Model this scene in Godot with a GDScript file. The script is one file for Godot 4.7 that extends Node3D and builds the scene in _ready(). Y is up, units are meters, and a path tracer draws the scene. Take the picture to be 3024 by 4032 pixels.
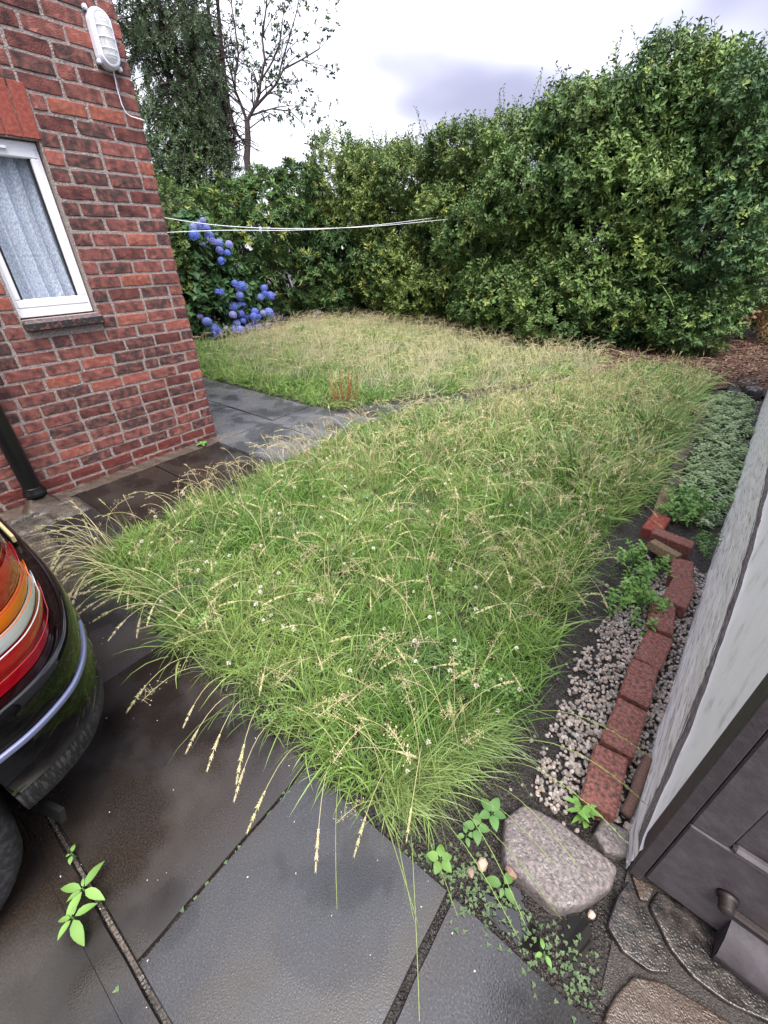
extends Node3D

# ---------------------------------------------------------------- mesh builder
class MB:
	var v := PackedVector3Array()
	var c := PackedColorArray()
	var ix := PackedInt32Array()
	var col := Color.WHITE
	func vert(p: Vector3) -> int:
		v.append(p)
		c.append(col)
		return v.size() - 1
	func tri(a: int, b: int, d: int) -> void:
		ix.append(a)
		ix.append(b)
		ix.append(d)
	func quad(a: int, b: int, d: int, e: int) -> void:
		tri(a, b, d)
		tri(a, d, e)
	func ftri(a: Vector3, b: Vector3, d: Vector3, from: Vector3) -> void:
		var n := (d - a).cross(b - a)
		var m := (a + b + d) / 3.0 - from
		if n.dot(m) >= 0.0:
			tri(vert(a), vert(b), vert(d))
		else:
			tri(vert(a), vert(d), vert(b))
	func fquad(a: Vector3, b: Vector3, d: Vector3, e: Vector3, from: Vector3) -> void:
		var n := (d - a).cross(b - a)
		var m := (a + b + d + e) / 4.0 - from
		var i0 := vert(a)
		var i1 := vert(b)
		var i2 := vert(d)
		var i3 := vert(e)
		if n.dot(m) >= 0.0:
			quad(i0, i1, i2, i3)
		else:
			quad(i0, i3, i2, i1)
	func grid(fn: Callable, nu: int, nv: int, out: Vector3) -> void:
		var base := v.size()
		for j in nv + 1:
			for i in nu + 1:
				vert(fn.call(float(i) / nu, float(j) / nv))
		var sum := Vector3.ZERO
		for j in nv:
			for i in nu:
				var a := base + j * (nu + 1) + i
				sum += (v[a + nu + 2] - v[a]).cross(v[a + 1] - v[a])
		var flip := sum.dot(out) < 0.0
		for j in nv:
			for i in nu:
				var a := base + j * (nu + 1) + i
				if flip:
					quad(a, a + nu + 1, a + nu + 2, a + 1)
				else:
					quad(a, a + 1, a + nu + 2, a + nu + 1)
	func cbox(size: Vector3, at: Vector3, ch: float, jit := 0.0, r: RandomNumberGenerator = null) -> void:
		var h := size / 2.0
		var P := {}
		for sx in [-1, 1]:
			for sy in [-1, 1]:
				for sz in [-1, 1]:
					var s := Vector3(sx, sy, sz)
					var j := Vector3.ZERO
					if r:
						j = Vector3(r.randf_range(-jit, jit), r.randf_range(-jit, jit), r.randf_range(-jit, jit))
					for ax in 3:
						var q := h - Vector3(ch, ch, ch)
						q[ax] = h[ax]
						P[[sx, sy, sz, ax]] = at + s * q + j
		for ax in 3:
			var b := (ax + 1) % 3
			var d := (ax + 2) % 3
			for s in [-1, 1]:
				var q := []
				for w in [[-1, -1], [1, -1], [1, 1], [-1, 1]]:
					var k := [0, 0, 0]
					k[ax] = s
					k[b] = w[0]
					k[d] = w[1]
					q.append(P[[k[0], k[1], k[2], ax]])
				fquad(q[0], q[1], q[2], q[3], at)
			for s1 in [-1, 1]:
				for s2 in [-1, 1]:
					var q := []
					for w in [[-1, b], [1, b], [1, d], [-1, d]]:
						var k := [0, 0, 0]
						k[ax] = w[0]
						k[b] = s1
						k[d] = s2
						q.append(P[[k[0], k[1], k[2], w[1]]])
					fquad(q[0], q[1], q[2], q[3], at)
		for sx in [-1, 1]:
			for sy in [-1, 1]:
				for sz in [-1, 1]:
					ftri(P[[sx, sy, sz, 0]], P[[sx, sy, sz, 1]], P[[sx, sy, sz, 2]], at)
	func tube(pts: Array, radii: Array, sides: int, caps := true) -> void:
		var base := v.size()
		var n := pts.size()
		var side := Vector3.ZERO
		for i in n:
			var d: Vector3 = (pts[mini(i + 1, n - 1)] - pts[maxi(i - 1, 0)]).normalized()
			if side == Vector3.ZERO:
				side = d.cross(Vector3.UP if absf(d.y) < 0.9 else Vector3.RIGHT).normalized()
			side = (side - d * side.dot(d)).normalized()
			var up := d.cross(side)
			for k in sides:
				var a := TAU * k / sides
				vert(pts[i] + (side * cos(a) + up * sin(a)) * radii[mini(i, radii.size() - 1)])
		for i in n - 1:
			for k in sides:
				var a := base + i * sides + k
				var b := base + i * sides + (k + 1) % sides
				quad(a, a + sides, b + sides, b)
		if caps:
			for e in [0, n - 1]:
				var m := vert(pts[e])
				for k in sides:
					var a: int = base + e * sides + k
					var b: int = base + e * sides + (k + 1) % sides
					if e == 0:
						tri(m, a, b)
					else:
						tri(m, b, a)
	func lathe(prof: Array, at: Vector3, axis: Vector3, sides: int, start: Vector3) -> void:
		# prof: [radius, along axis]
		var base := v.size()
		var s := (start - axis * start.dot(axis)).normalized()
		var u := axis.cross(s)
		for p in prof:
			for k in sides:
				var a := TAU * k / sides
				vert(at + axis * p[1] + (s * cos(a) + u * sin(a)) * p[0])
		for i in prof.size() - 1:
			for k in sides:
				var a := base + i * sides + k
				var b := base + i * sides + (k + 1) % sides
				quad(a, b, b + sides, a + sides)
	func mesh() -> ArrayMesh:
		var n := PackedVector3Array()
		n.resize(v.size())
		for t in range(0, ix.size(), 3):
			var a := v[ix[t]]
			var f := (v[ix[t + 2]] - a).cross(v[ix[t + 1]] - a)
			n[ix[t]] += f
			n[ix[t + 1]] += f
			n[ix[t + 2]] += f
		for i in n.size():
			n[i] = n[i].normalized() if n[i].length_squared() > 1e-18 else Vector3.UP
		var arr := []
		arr.resize(Mesh.ARRAY_MAX)
		arr[Mesh.ARRAY_VERTEX] = v
		arr[Mesh.ARRAY_NORMAL] = n
		arr[Mesh.ARRAY_COLOR] = c
		arr[Mesh.ARRAY_INDEX] = ix
		var m := ArrayMesh.new()
		m.add_surface_from_arrays(Mesh.PRIMITIVE_TRIANGLES, arr)
		return m

# ---------------------------------------------------------------- helpers
var rng := RandomNumberGenerator.new()
var M := {}
var T := {}
var used := {}
var N1 := FastNoiseLite.new()
var N2 := FastNoiseLite.new()

func R(a: float, b: float) -> float:
	return rng.randf_range(a, b)

func numbered(called: String) -> String:
	var k: int = used.get(called, 0)
	used[called] = k + 1
	return called if k == 0 else "%s_%03d" % [called, k]

func tag(o: Node, label := "", category := "", group := "", kind := "") -> void:
	if label != "":
		o.set_meta("label", label)
	if category != "":
		o.set_meta("category", category)
	if group != "":
		o.set_meta("group", group)
	if kind != "":
		o.set_meta("kind", kind)

func thing(called: String, label: String, category: String, at := Vector3.ZERO, group := "", kind := "") -> Node3D:
	var o := Node3D.new()
	o.name = numbered(called)
	add_child(o)
	o.position = at
	tag(o, label, category, group, kind)
	return o

func part(called: String, mesh: Mesh, mat: Material, parent: Node3D, xf := Transform3D()) -> MeshInstance3D:
	var o := MeshInstance3D.new()
	o.name = called if parent != self else numbered(called)
	o.mesh = mesh
	o.material_override = mat
	o.transform = xf
	parent.add_child(o, true)
	return o

func single(called: String, mesh: Mesh, mat: Material, label: String, category: String, at := Vector3.ZERO, group := "") -> MeshInstance3D:
	var o := part(called, mesh, mat, self, Transform3D(Basis(), at))
	tag(o, label, category, group)
	return o

func struct(called: String, mesh: Mesh, mat: Material, at := Vector3.ZERO) -> MeshInstance3D:
	var o := part(called, mesh, mat, self, Transform3D(Basis(), at))
	o.set_meta("kind", "structure")
	return o

func copies(called: String, mesh: Mesh, mat: Material, xf: Array, cols: Array, parent: Node3D) -> MultiMeshInstance3D:
	var mm := MultiMesh.new()
	mm.transform_format = MultiMesh.TRANSFORM_3D
	mm.use_colors = true
	mm.mesh = mesh
	mm.instance_count = xf.size()
	for i in xf.size():
		mm.set_instance_transform(i, xf[i])
		mm.set_instance_color(i, cols[i])
	var o := MultiMeshInstance3D.new()
	o.name = called if parent != self else numbered(called)
	o.multimesh = mm
	o.material_override = mat
	o.set_meta("kind", "stuff")
	parent.add_child(o, true)
	return o

func noise_tex(seed_: int, freq: float, octaves := 4, ramp: Array = [], kind := FastNoiseLite.TYPE_SIMPLEX_SMOOTH, size := 512) -> NoiseTexture2D:
	var n := FastNoiseLite.new()
	n.seed = seed_
	n.noise_type = kind
	n.frequency = freq
	n.fractal_octaves = octaves
	n.fractal_gain = 0.55
	if kind == FastNoiseLite.TYPE_CELLULAR:
		n.cellular_return_type = FastNoiseLite.RETURN_CELL_VALUE
		n.fractal_type = FastNoiseLite.FRACTAL_NONE
	var t := NoiseTexture2D.new()
	t.width = size
	t.height = size
	t.seamless = true
	t.noise = n
	if ramp.size():
		var g := Gradient.new()
		g.offsets = PackedFloat32Array()
		var off := PackedFloat32Array()
		var cs := PackedColorArray()
		for r in ramp:
			off.append(r[0])
			cs.append(r[1])
		g.offsets = off
		g.colors = cs
		t.color_ramp = g
	return t

func k(r: int, g: int, b: int) -> Color:
	return Color(r / 255.0, g / 255.0, b / 255.0)

func grey(x: float) -> Color:
	return Color(x, x, x)

func mat(name_: String, o: Dictionary) -> StandardMaterial3D:
	var m := StandardMaterial3D.new()
	m.resource_name = name_
	m.albedo_color = o.get("c", Color.WHITE)
	m.roughness = o.get("r", 0.8)
	m.metallic = o.get("metal", 0.0)
	m.metallic_specular = o.get("spec", 0.5)
	m.uv1_triplanar = true
	m.uv1_world_triplanar = o.get("world", true)
	var s = o.get("s", 1.0)
	m.uv1_scale = s if s is Vector3 else Vector3(s, s, s)
	m.uv1_triplanar_sharpness = 6.0
	if o.has("t"):
		m.albedo_texture = o.t
	if o.has("rt"):
		m.roughness_texture = o.rt
	if o.has("b"):
		m.heightmap_enabled = true
		m.heightmap_texture = o.b
		m.heightmap_scale = o.get("bs", 0.2)
	if o.has("coat"):
		m.clearcoat_enabled = true
		m.clearcoat = o.coat
		m.clearcoat_roughness = o.get("cr", 0.03)
	if o.get("vc", false):
		m.vertex_color_use_as_albedo = true
	if o.has("back"):
		m.backlight_enabled = true
		m.backlight = o.back
	if o.has("alpha"):
		m.transparency = BaseMaterial3D.TRANSPARENCY_ALPHA
		m.albedo_color.a = o.alpha
	M[name_] = m
	return m

func textures() -> void:
	T.fine = noise_tex(1, 0.08, 4)
	T.grit = noise_tex(2, 0.42, 2)
	T.grain = noise_tex(6, 0.40, 3, [], FastNoiseLite.TYPE_SIMPLEX_SMOOTH, 1024)
	T.blotch = noise_tex(3, 0.012, 5)
	T.wet = noise_tex(4, 0.0045, 4, [[0.0, grey(0.18)], [0.35, grey(0.26)], [0.65, grey(0.52)], [1.0, grey(0.75)]], FastNoiseLite.TYPE_SIMPLEX_SMOOTH, 1024)
	T.wet2 = noise_tex(5, 0.014, 5, [[0.0, grey(0.4)], [0.45, grey(0.55)], [0.6, grey(0.85)], [1.0, grey(1.0)]])
	T.brick = noise_tex(11, 0.008, 6, [[0.0, k(62, 49, 50)], [0.3, k(90, 60, 58)], [0.46, k(110, 69, 65)], [0.65, k(123, 76, 70)], [0.85, k(134, 88, 81)], [1.0, k(150, 116, 108)]])
	T.brickdark = noise_tex(12, 0.009, 6, [[0.0, k(50, 43, 45)], [0.36, k(72, 54, 54)], [0.55, k(92, 62, 60)], [0.7, k(112, 71, 66)], [1.0, k(134, 90, 82)]])
	T.brickred = noise_tex(13, 0.012, 6, [[0.0, k(98, 62, 58)], [0.3, k(122, 74, 67)], [0.6, k(138, 83, 74)], [1.0, k(160, 108, 98)]])
	T.mortar = noise_tex(14, 0.05, 5, [[0.0, k(104, 95, 92)], [0.45, k(136, 126, 123)], [0.75, k(156, 146, 142)], [1.0, k(178, 168, 163)]])
	T.slab = noise_tex(21, 0.30, 5, [[0.0, k(18, 18, 20)], [0.32, k(36, 36, 38)], [0.6, k(46, 46, 49)], [0.78, k(60, 60, 62)], [1.0, k(116, 112, 104)]], FastNoiseLite.TYPE_SIMPLEX_SMOOTH, 1024)
	T.slabbrown = noise_tex(22, 0.25, 5, [[0.0, k(24, 21, 20)], [0.4, k(34, 30, 28)], [0.62, k(40, 36, 34)], [1.0, k(58, 53, 50)]], FastNoiseLite.TYPE_SIMPLEX_SMOOTH, 1024)
	T.slabrough = noise_tex(23, 0.07, 6, [[0.0, k(34, 30, 28)], [0.4, k(58, 52, 48)], [0.65, k(76, 69, 63)], [1.0, k(112, 102, 92)]])
	T.stone = noise_tex(24, 0.05, 7, [[0.0, k(64, 61, 62)], [0.3, k(96, 92, 92)], [0.5, k(112, 107, 106)], [0.7, k(130, 121, 119)], [1.0, k(164, 152, 148)]])
	T.crazy = noise_tex(25, 0.016, 7, [[0.0, k(26, 26, 28)], [0.38, k(46, 44, 44)], [0.55, k(62, 58, 56)], [0.8, k(80, 73, 69)], [1.0, k(104, 96, 88)]])
	T.soil = noise_tex(26, 0.06, 5, [[0.0, k(18, 16, 15)], [0.5, k(34, 30, 28)], [0.8, k(50, 44, 40)], [1.0, k(74, 66, 58)]])
	T.mulch = noise_tex(27, 0.10, 5, [[0.0, k(34, 24, 22)], [0.5, k(66, 44, 38)], [0.8, k(100, 68, 54)], [1.0, k(140, 104, 82)]])
	T.white = noise_tex(28, 0.012, 6, [[0.0, k(196, 193, 190)], [0.22, k(224, 223, 224)], [0.4, k(236, 236, 238)], [1.0, k(241, 241, 243)]])
	T.plinth = noise_tex(29, 0.03, 7, [[0.0, k(96, 92, 86)], [0.22, k(148, 144, 138)], [0.32, k(204, 202, 200)], [0.6, k(226, 225, 225)], [1.0, k(236, 236, 237)]])
	T.edge = noise_tex(30, 0.05, 7, [[0.0, k(44, 38, 37)], [0.30, k(78, 56, 52)], [0.5, k(104, 66, 59)], [0.7, k(118, 74, 66)], [1.0, k(142, 100, 90)]])
	T.bark = noise_tex(31, 0.05, 5, [[0.0, k(50, 44, 42)], [0.5, k(88, 78, 74)], [1.0, k(124, 112, 106)]])
	T.lace = noise_tex(32, 0.05, 3, [[0.0, k(150, 160, 182)], [0.44, k(168, 180, 202)], [0.52, k(206, 216, 232)], [1.0, k(226, 232, 244)]])
	T.door = noise_tex(33, 0.02, 5, [[0.0, k(56, 52, 55)], [0.5, k(66, 61, 65)], [1.0, k(78, 73, 77)]])
	T.dirt = noise_tex(34, 0.03, 5, [[0.0, k(14, 14, 16)], [0.45, k(22, 22, 25)], [0.6, k(52, 50, 52)], [1.0, k(78, 74, 72)]])
	T.sill = noise_tex(35, 0.02, 6, [[0.0, k(42, 42, 46)], [0.63, k(52, 51, 54)], [0.67, k(118, 70, 70)], [1.0, k(140, 82, 80)]])

func materials() -> void:
	mat("brick_mottled", {"t": T.brick, "s": 3.1, "r": 0.85, "b": T.fine, "bs": 0.25, "spec": 0.35})
	mat("brick_sooty", {"t": T.brickdark, "s": 3.4, "r": 0.85, "b": T.fine, "bs": 0.25, "spec": 0.35})
	mat("brick_bright", {"t": T.brickred, "s": 2.7, "r": 0.85, "b": T.fine, "bs": 0.2, "spec": 0.35})
	mat("brick_brown", {"t": T.brick, "c": k(205, 200, 205), "s": 2.3, "r": 0.85, "b": T.fine, "bs": 0.25, "spec": 0.35})
	mat("brick_orange", {"t": T.brickred, "c": k(255, 250, 240), "s": 3.9, "r": 0.85, "b": T.fine, "bs": 0.2, "spec": 0.35})
	mat("brick_engineering", {"t": T.brickred, "c": k(188, 162, 168), "s": 4.4, "r": 0.75, "b": T.grit, "bs": 0.1, "spec": 0.4})
	mat("brick_lintel", {"t": T.brickred, "c": k(250, 218, 212), "s": 6.0, "r": 0.75, "b": T.grit, "bs": 0.06, "spec": 0.35})
	mat("mortar", {"t": T.mortar, "s": 2.2, "r": 0.95, "b": T.fine, "bs": 0.5, "spec": 0.25})
	mat("slab_grey", {"t": T.slab, "s": 0.62, "r": 0.75, "rt": T.wet, "b": T.grain, "bs": 0.06})
	mat("slab_brown", {"t": T.slabbrown, "s": 0.57, "r": 0.72, "rt": T.wet, "b": T.grain, "bs": 0.03})
	mat("slab_rough", {"t": T.slabrough, "s": 1.9, "r": 0.9, "rt": T.wet2, "b": T.fine, "bs": 0.5})
	mat("slab_wet", {"t": T.slab, "s": 0.5, "r": 0.55, "rt": T.wet, "b": T.grain, "bs": 0.045})
	mat("slab_path", {"t": noise_tex(36, 0.22, 5, [[0.0, k(58, 58, 62)], [0.4, k(76, 77, 82)], [0.7, k(88, 89, 94)], [1.0, k(112, 110, 108)]]), "s": 0.6, "r": 0.6, "rt": T.wet, "b": T.grain, "bs": 0.05})
	T.stain = noise_tex(37, 0.006, 7, [[0.0, grey(0.62)], [0.38, grey(0.78)], [0.46, grey(0.95)], [0.6, grey(1.0)], [0.72, Color(1.0, 0.97, 0.93)], [1.0, Color(1.0, 0.94, 0.86)]])
	for q in ["slab_grey", "slab_brown", "slab_wet", "slab_path", "slab_rough"]:
		M[q].detail_enabled = true
		M[q].detail_albedo = T.stain
		M[q].detail_blend_mode = BaseMaterial3D.BLEND_MODE_MUL
	mat("stone", {"t": T.stone, "c": k(214, 210, 210), "s": 2.4, "r": 0.85, "rt": T.wet2, "b": T.fine, "bs": 0.3})
	mat("crazy_stone", {"t": T.crazy, "c": k(190, 188, 188), "s": 3.0, "r": 0.55, "rt": T.wet, "b": T.fine, "bs": 0.12})
	mat("crazy_pale", {"t": T.stone, "c": k(140, 122, 108), "s": 4.0, "r": 0.6, "rt": T.wet2, "b": T.fine, "bs": 0.14})
	mat("soil", {"t": T.soil, "s": 2.1, "r": 0.75, "rt": T.wet2, "b": T.fine, "bs": 1.2})
	mat("mulch", {"t": T.mulch, "s": 1.7, "r": 0.9, "b": T.fine, "bs": 1.5})
	mat("water", {"c": k(20, 19, 18), "r": 0.04, "spec": 0.5})
	mat("white_render", {"t": T.white, "s": Vector3(1.3, 0.9, 1.3), "r": 0.65, "b": T.fine, "bs": 0.06})
	mat("plinth_render", {"t": T.plinth, "s": Vector3(0.4, 3.2, 3.2), "r": 0.6, "b": T.plinth, "bs": 0.12})
	mat("grey_wood", {"t": T.stone, "c": k(225, 222, 220), "s": Vector3(1.0, 8.0, 8.0), "r": 0.85, "b": T.fine, "bs": 0.5})
	mat("door_paint", {"t": T.door, "s": 1.6, "r": 0.5, "b": T.fine, "bs": 0.06})
	mat("post_paint", {"t": T.door, "c": k(212, 208, 208), "s": 2.6, "r": 0.55, "b": T.fine, "bs": 0.07})
	mat("red_paint", {"c": k(84, 34, 40), "r": 0.45})
	mat("rusty_iron", {"t": T.door, "c": k(170, 158, 152), "s": 6.0, "r": 0.5, "metal": 0.3, "b": T.grit, "bs": 0.06})
	mat("edging_brick", {"t": T.edge, "s": 2.2, "r": 0.9, "rt": T.wet2, "b": T.fine, "bs": 0.3, "spec": 0.35})
	mat("edging_clean", {"t": T.brickred, "c": k(225, 190, 188), "s": 3.3, "r": 0.85, "b": T.fine, "bs": 0.2, "spec": 0.35})
	mat("edging_pale", {"t": T.stone, "c": k(236, 214, 168), "s": 3.3, "r": 0.9, "b": T.fine, "bs": 0.25})
	mat("edging_stone", {"t": T.slabrough, "c": k(255, 250, 240), "s": 3.3, "r": 0.9, "b": T.fine, "bs": 0.4})
	mat("white_plastic", {"c": k(226, 226, 234), "r": 0.35})
	mat("lamp_plastic", {"c": k(226, 230, 242), "r": 0.4, "t": T.white, "s": 9.0})
	mat("lamp_glass", {"c": k(222, 226, 232), "alpha": 0.5, "r": 0.16})
	mat("lamp_inner", {"c": k(196, 196, 198), "r": 0.5})
	mat("bulb", {"c": k(236, 228, 196), "r": 0.25})
	mat("window_glass", {"c": k(180, 195, 205), "alpha": 0.06, "r": 0.02})
	mat("room", {"c": k(90, 88, 88), "r": 0.9})
	mat("lace", {"t": T.lace, "s": Vector3(4.0, 1.8, 4.0), "r": 0.9, "b": T.fine, "bs": 0.2, "back": k(120, 130, 150)})
	mat("sill_tile", {"t": T.sill, "s": 2.8, "r": 0.5, "b": T.fine, "bs": 0.1})
	mat("black_paint", {"c": k(15, 15, 17), "r": 0.32})
	mat("roof_tile", {"c": k(70, 60, 58), "r": 0.9})
	mat("car_paint", {"c": k(4, 4, 5), "r": 0.05, "spec": 0.5})
	mat("car_strip", {"c": k(104, 110, 140), "r": 0.42, "metal": 0.25})
	mat("car_dirt", {"t": T.dirt, "s": Vector3(6.0, 1.0, 6.0), "r": 0.7, "b": T.fine, "bs": 0.1})
	mat("car_rubber", {"t": T.dirt, "c": k(190, 190, 205), "s": 3.0, "r": 0.8})
	mat("car_black", {"c": k(10, 10, 11), "r": 0.6})
	mat("car_glass", {"c": k(12, 14, 16), "r": 0.04})
	mat("car_chrome", {"c": k(200, 203, 210), "r": 0.12, "metal": 1.0})
	mat("rim_metal", {"c": k(140, 142, 148), "r": 0.35, "metal": 0.9})
	mat("lens_red", {"c": k(150, 8, 22), "r": 0.06, "coat": 0.6, "spec": 0.5})
	mat("lens_red_rim", {"c": k(196, 22, 38), "r": 0.15, "coat": 0.6})
	mat("lens_amber", {"c": k(206, 104, 8), "r": 0.12, "coat": 0.6})
	mat("lens_amber_rim", {"c": k(232, 128, 14), "r": 0.15, "coat": 0.6})
	mat("lens_clear", {"c": k(206, 208, 210), "r": 0.2, "coat": 0.6, "metal": 0.3})
	mat("lens_clear_rim", {"c": k(206, 210, 214), "r": 0.15, "coat": 0.6})
	mat("bark", {"t": T.bark, "c": k(205, 206, 212), "s": 2.0, "r": 0.9, "b": T.fine, "bs": 0.6})
	mat("bark_dark", {"t": T.bark, "c": k(150, 140, 140), "s": 2.0, "r": 0.95})
	mat("foliage", {"vc": true, "r": 0.5, "back": grey(0.6), "spec": 0.34})
	mat("foliage_matt", {"vc": true, "r": 0.6, "back": grey(0.6), "spec": 0.4})
	mat("grass_blade", {"vc": true, "r": 0.5, "back": grey(0.72), "spec": 0.4})
	mat("petal", {"vc": true, "r": 0.7, "back": grey(0.4), "spec": 0.3})
	mat("pebble", {"vc": true, "r": 0.7, "spec": 0.4, "b": T.grit, "bs": 0.08, "s": 12.0})
	mat("cord", {"c": k(226, 230, 236), "r": 0.6})
	mat("wood", {"t": T.bark, "c": k(255, 214, 196), "s": Vector3(4, 12, 12), "r": 0.85})
	mat("blue_plastic", {"c": k(80, 130, 180), "r": 0.5})

# ---------------------------------------------------------------- start
func _ready() -> void:
	rng.seed = 20240611
	N1.seed = 5
	N1.frequency = 1.0
	N1.noise_type = FastNoiseLite.TYPE_SIMPLEX_SMOOTH
	N1.fractal_octaves = 3
	N2.seed = 9
	N2.frequency = 1.0
	N2.noise_type = FastNoiseLite.TYPE_SIMPLEX_SMOOTH
	N2.fractal_octaves = 4
	camera_and_light()
	textures()
	materials()
	ground_and_paving()
	house()
	garage()
	edging_and_gravel()
	car()
	lawns()
	hedge()
	hydrangea()
	trees()
	clothes_lines()
	small_plants()

func camera_and_light() -> void:
	var cam := Camera3D.new()
	cam.name = "camera"
	cam.fov = 101.4
	cam.near = 0.05
	cam.far = 600.0
	var p := deg_to_rad(32.4)
	var y := deg_to_rad(52.5)
	var r := deg_to_rad(-0.66)
	var fwd := Vector3(sin(y) * cos(p), -sin(p), -cos(y) * cos(p))
	var right := Vector3(cos(y), 0, sin(y))
	var up := right.cross(fwd)
	var r2 := right * cos(r) + up * sin(r)
	var u2 := up * cos(r) - right * sin(r)
	cam.transform = Transform3D(Basis(r2, u2, -fwd), Vector3(0, 1.5, 0))
	add_child(cam)
	cam.current = true
	var e := Environment.new()
	e.background_mode = Environment.BG_SKY
	e.tonemap_mode = Environment.TONE_MAPPER_LINEAR
	e.tonemap_exposure = 6.0
	e.sdfgi_enabled = true
	e.ssao_enabled = true
	e.ssil_enabled = true
	var sky := Sky.new()
	var sm := PanoramaSkyMaterial.new()
	sm.panorama = sky_picture()
	sky.sky_material = sm
	e.sky = sky
	e.background_energy_multiplier = 1.0
	var we := WorldEnvironment.new()
	we.name = "environment"
	we.environment = e
	add_child(we)
	var sun := DirectionalLight3D.new()
	sun.name = "sun"
	sun.light_energy = 0.5
	sun.light_angular_distance = 45.0
	sun.light_color = Color(1.0, 0.97, 0.92)
	sun.shadow_enabled = true
	add_child(sun)
	sun.look_at_from_position(Vector3.ZERO, Vector3(0.30, -1.0, -0.30), Vector3.FORWARD)

func sky_picture() -> ImageTexture:
	# overcast: cloud sheets of differing thickness; the standard overcast sky, three times as bright at the zenith as at the horizon
	var w := 768
	var h := 384
	var im := Image.create(w, h, false, Image.FORMAT_RGBF)
	var n := FastNoiseLite.new()
	n.seed = 2437
	n.noise_type = FastNoiseLite.TYPE_SIMPLEX_SMOOTH
	n.frequency = 1.25
	n.fractal_octaves = 5
	n.fractal_gain = 0.42
	for j in h:
		var el := (0.5 - (j + 0.5) / h) * PI
		for i in w:
			var az := (i + 0.5) / w * TAU
			var d := Vector3(sin(az) * cos(el), sin(el), -cos(az) * cos(el))
			var q := n.get_noise_3d(d.x * 1.2 + 3.1, d.y * 3.2, d.z * 1.2)
			var t := smoothstep(-0.36, 0.34, q)
			var lo := Color(0.135, 0.140, 0.195)
			var hi := Color(0.40, 0.41, 0.465)
			var s := maxf(0.0, sin(el))
			var c := lo.lerp(hi, t) * 0.5 * (1.0 + 2.0 * s)
			if el < 0.0:
				c = Color(0.3, 0.3, 0.3)
			im.set_pixel(i, j, c)
	return ImageTexture.create_from_image(im)

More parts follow.
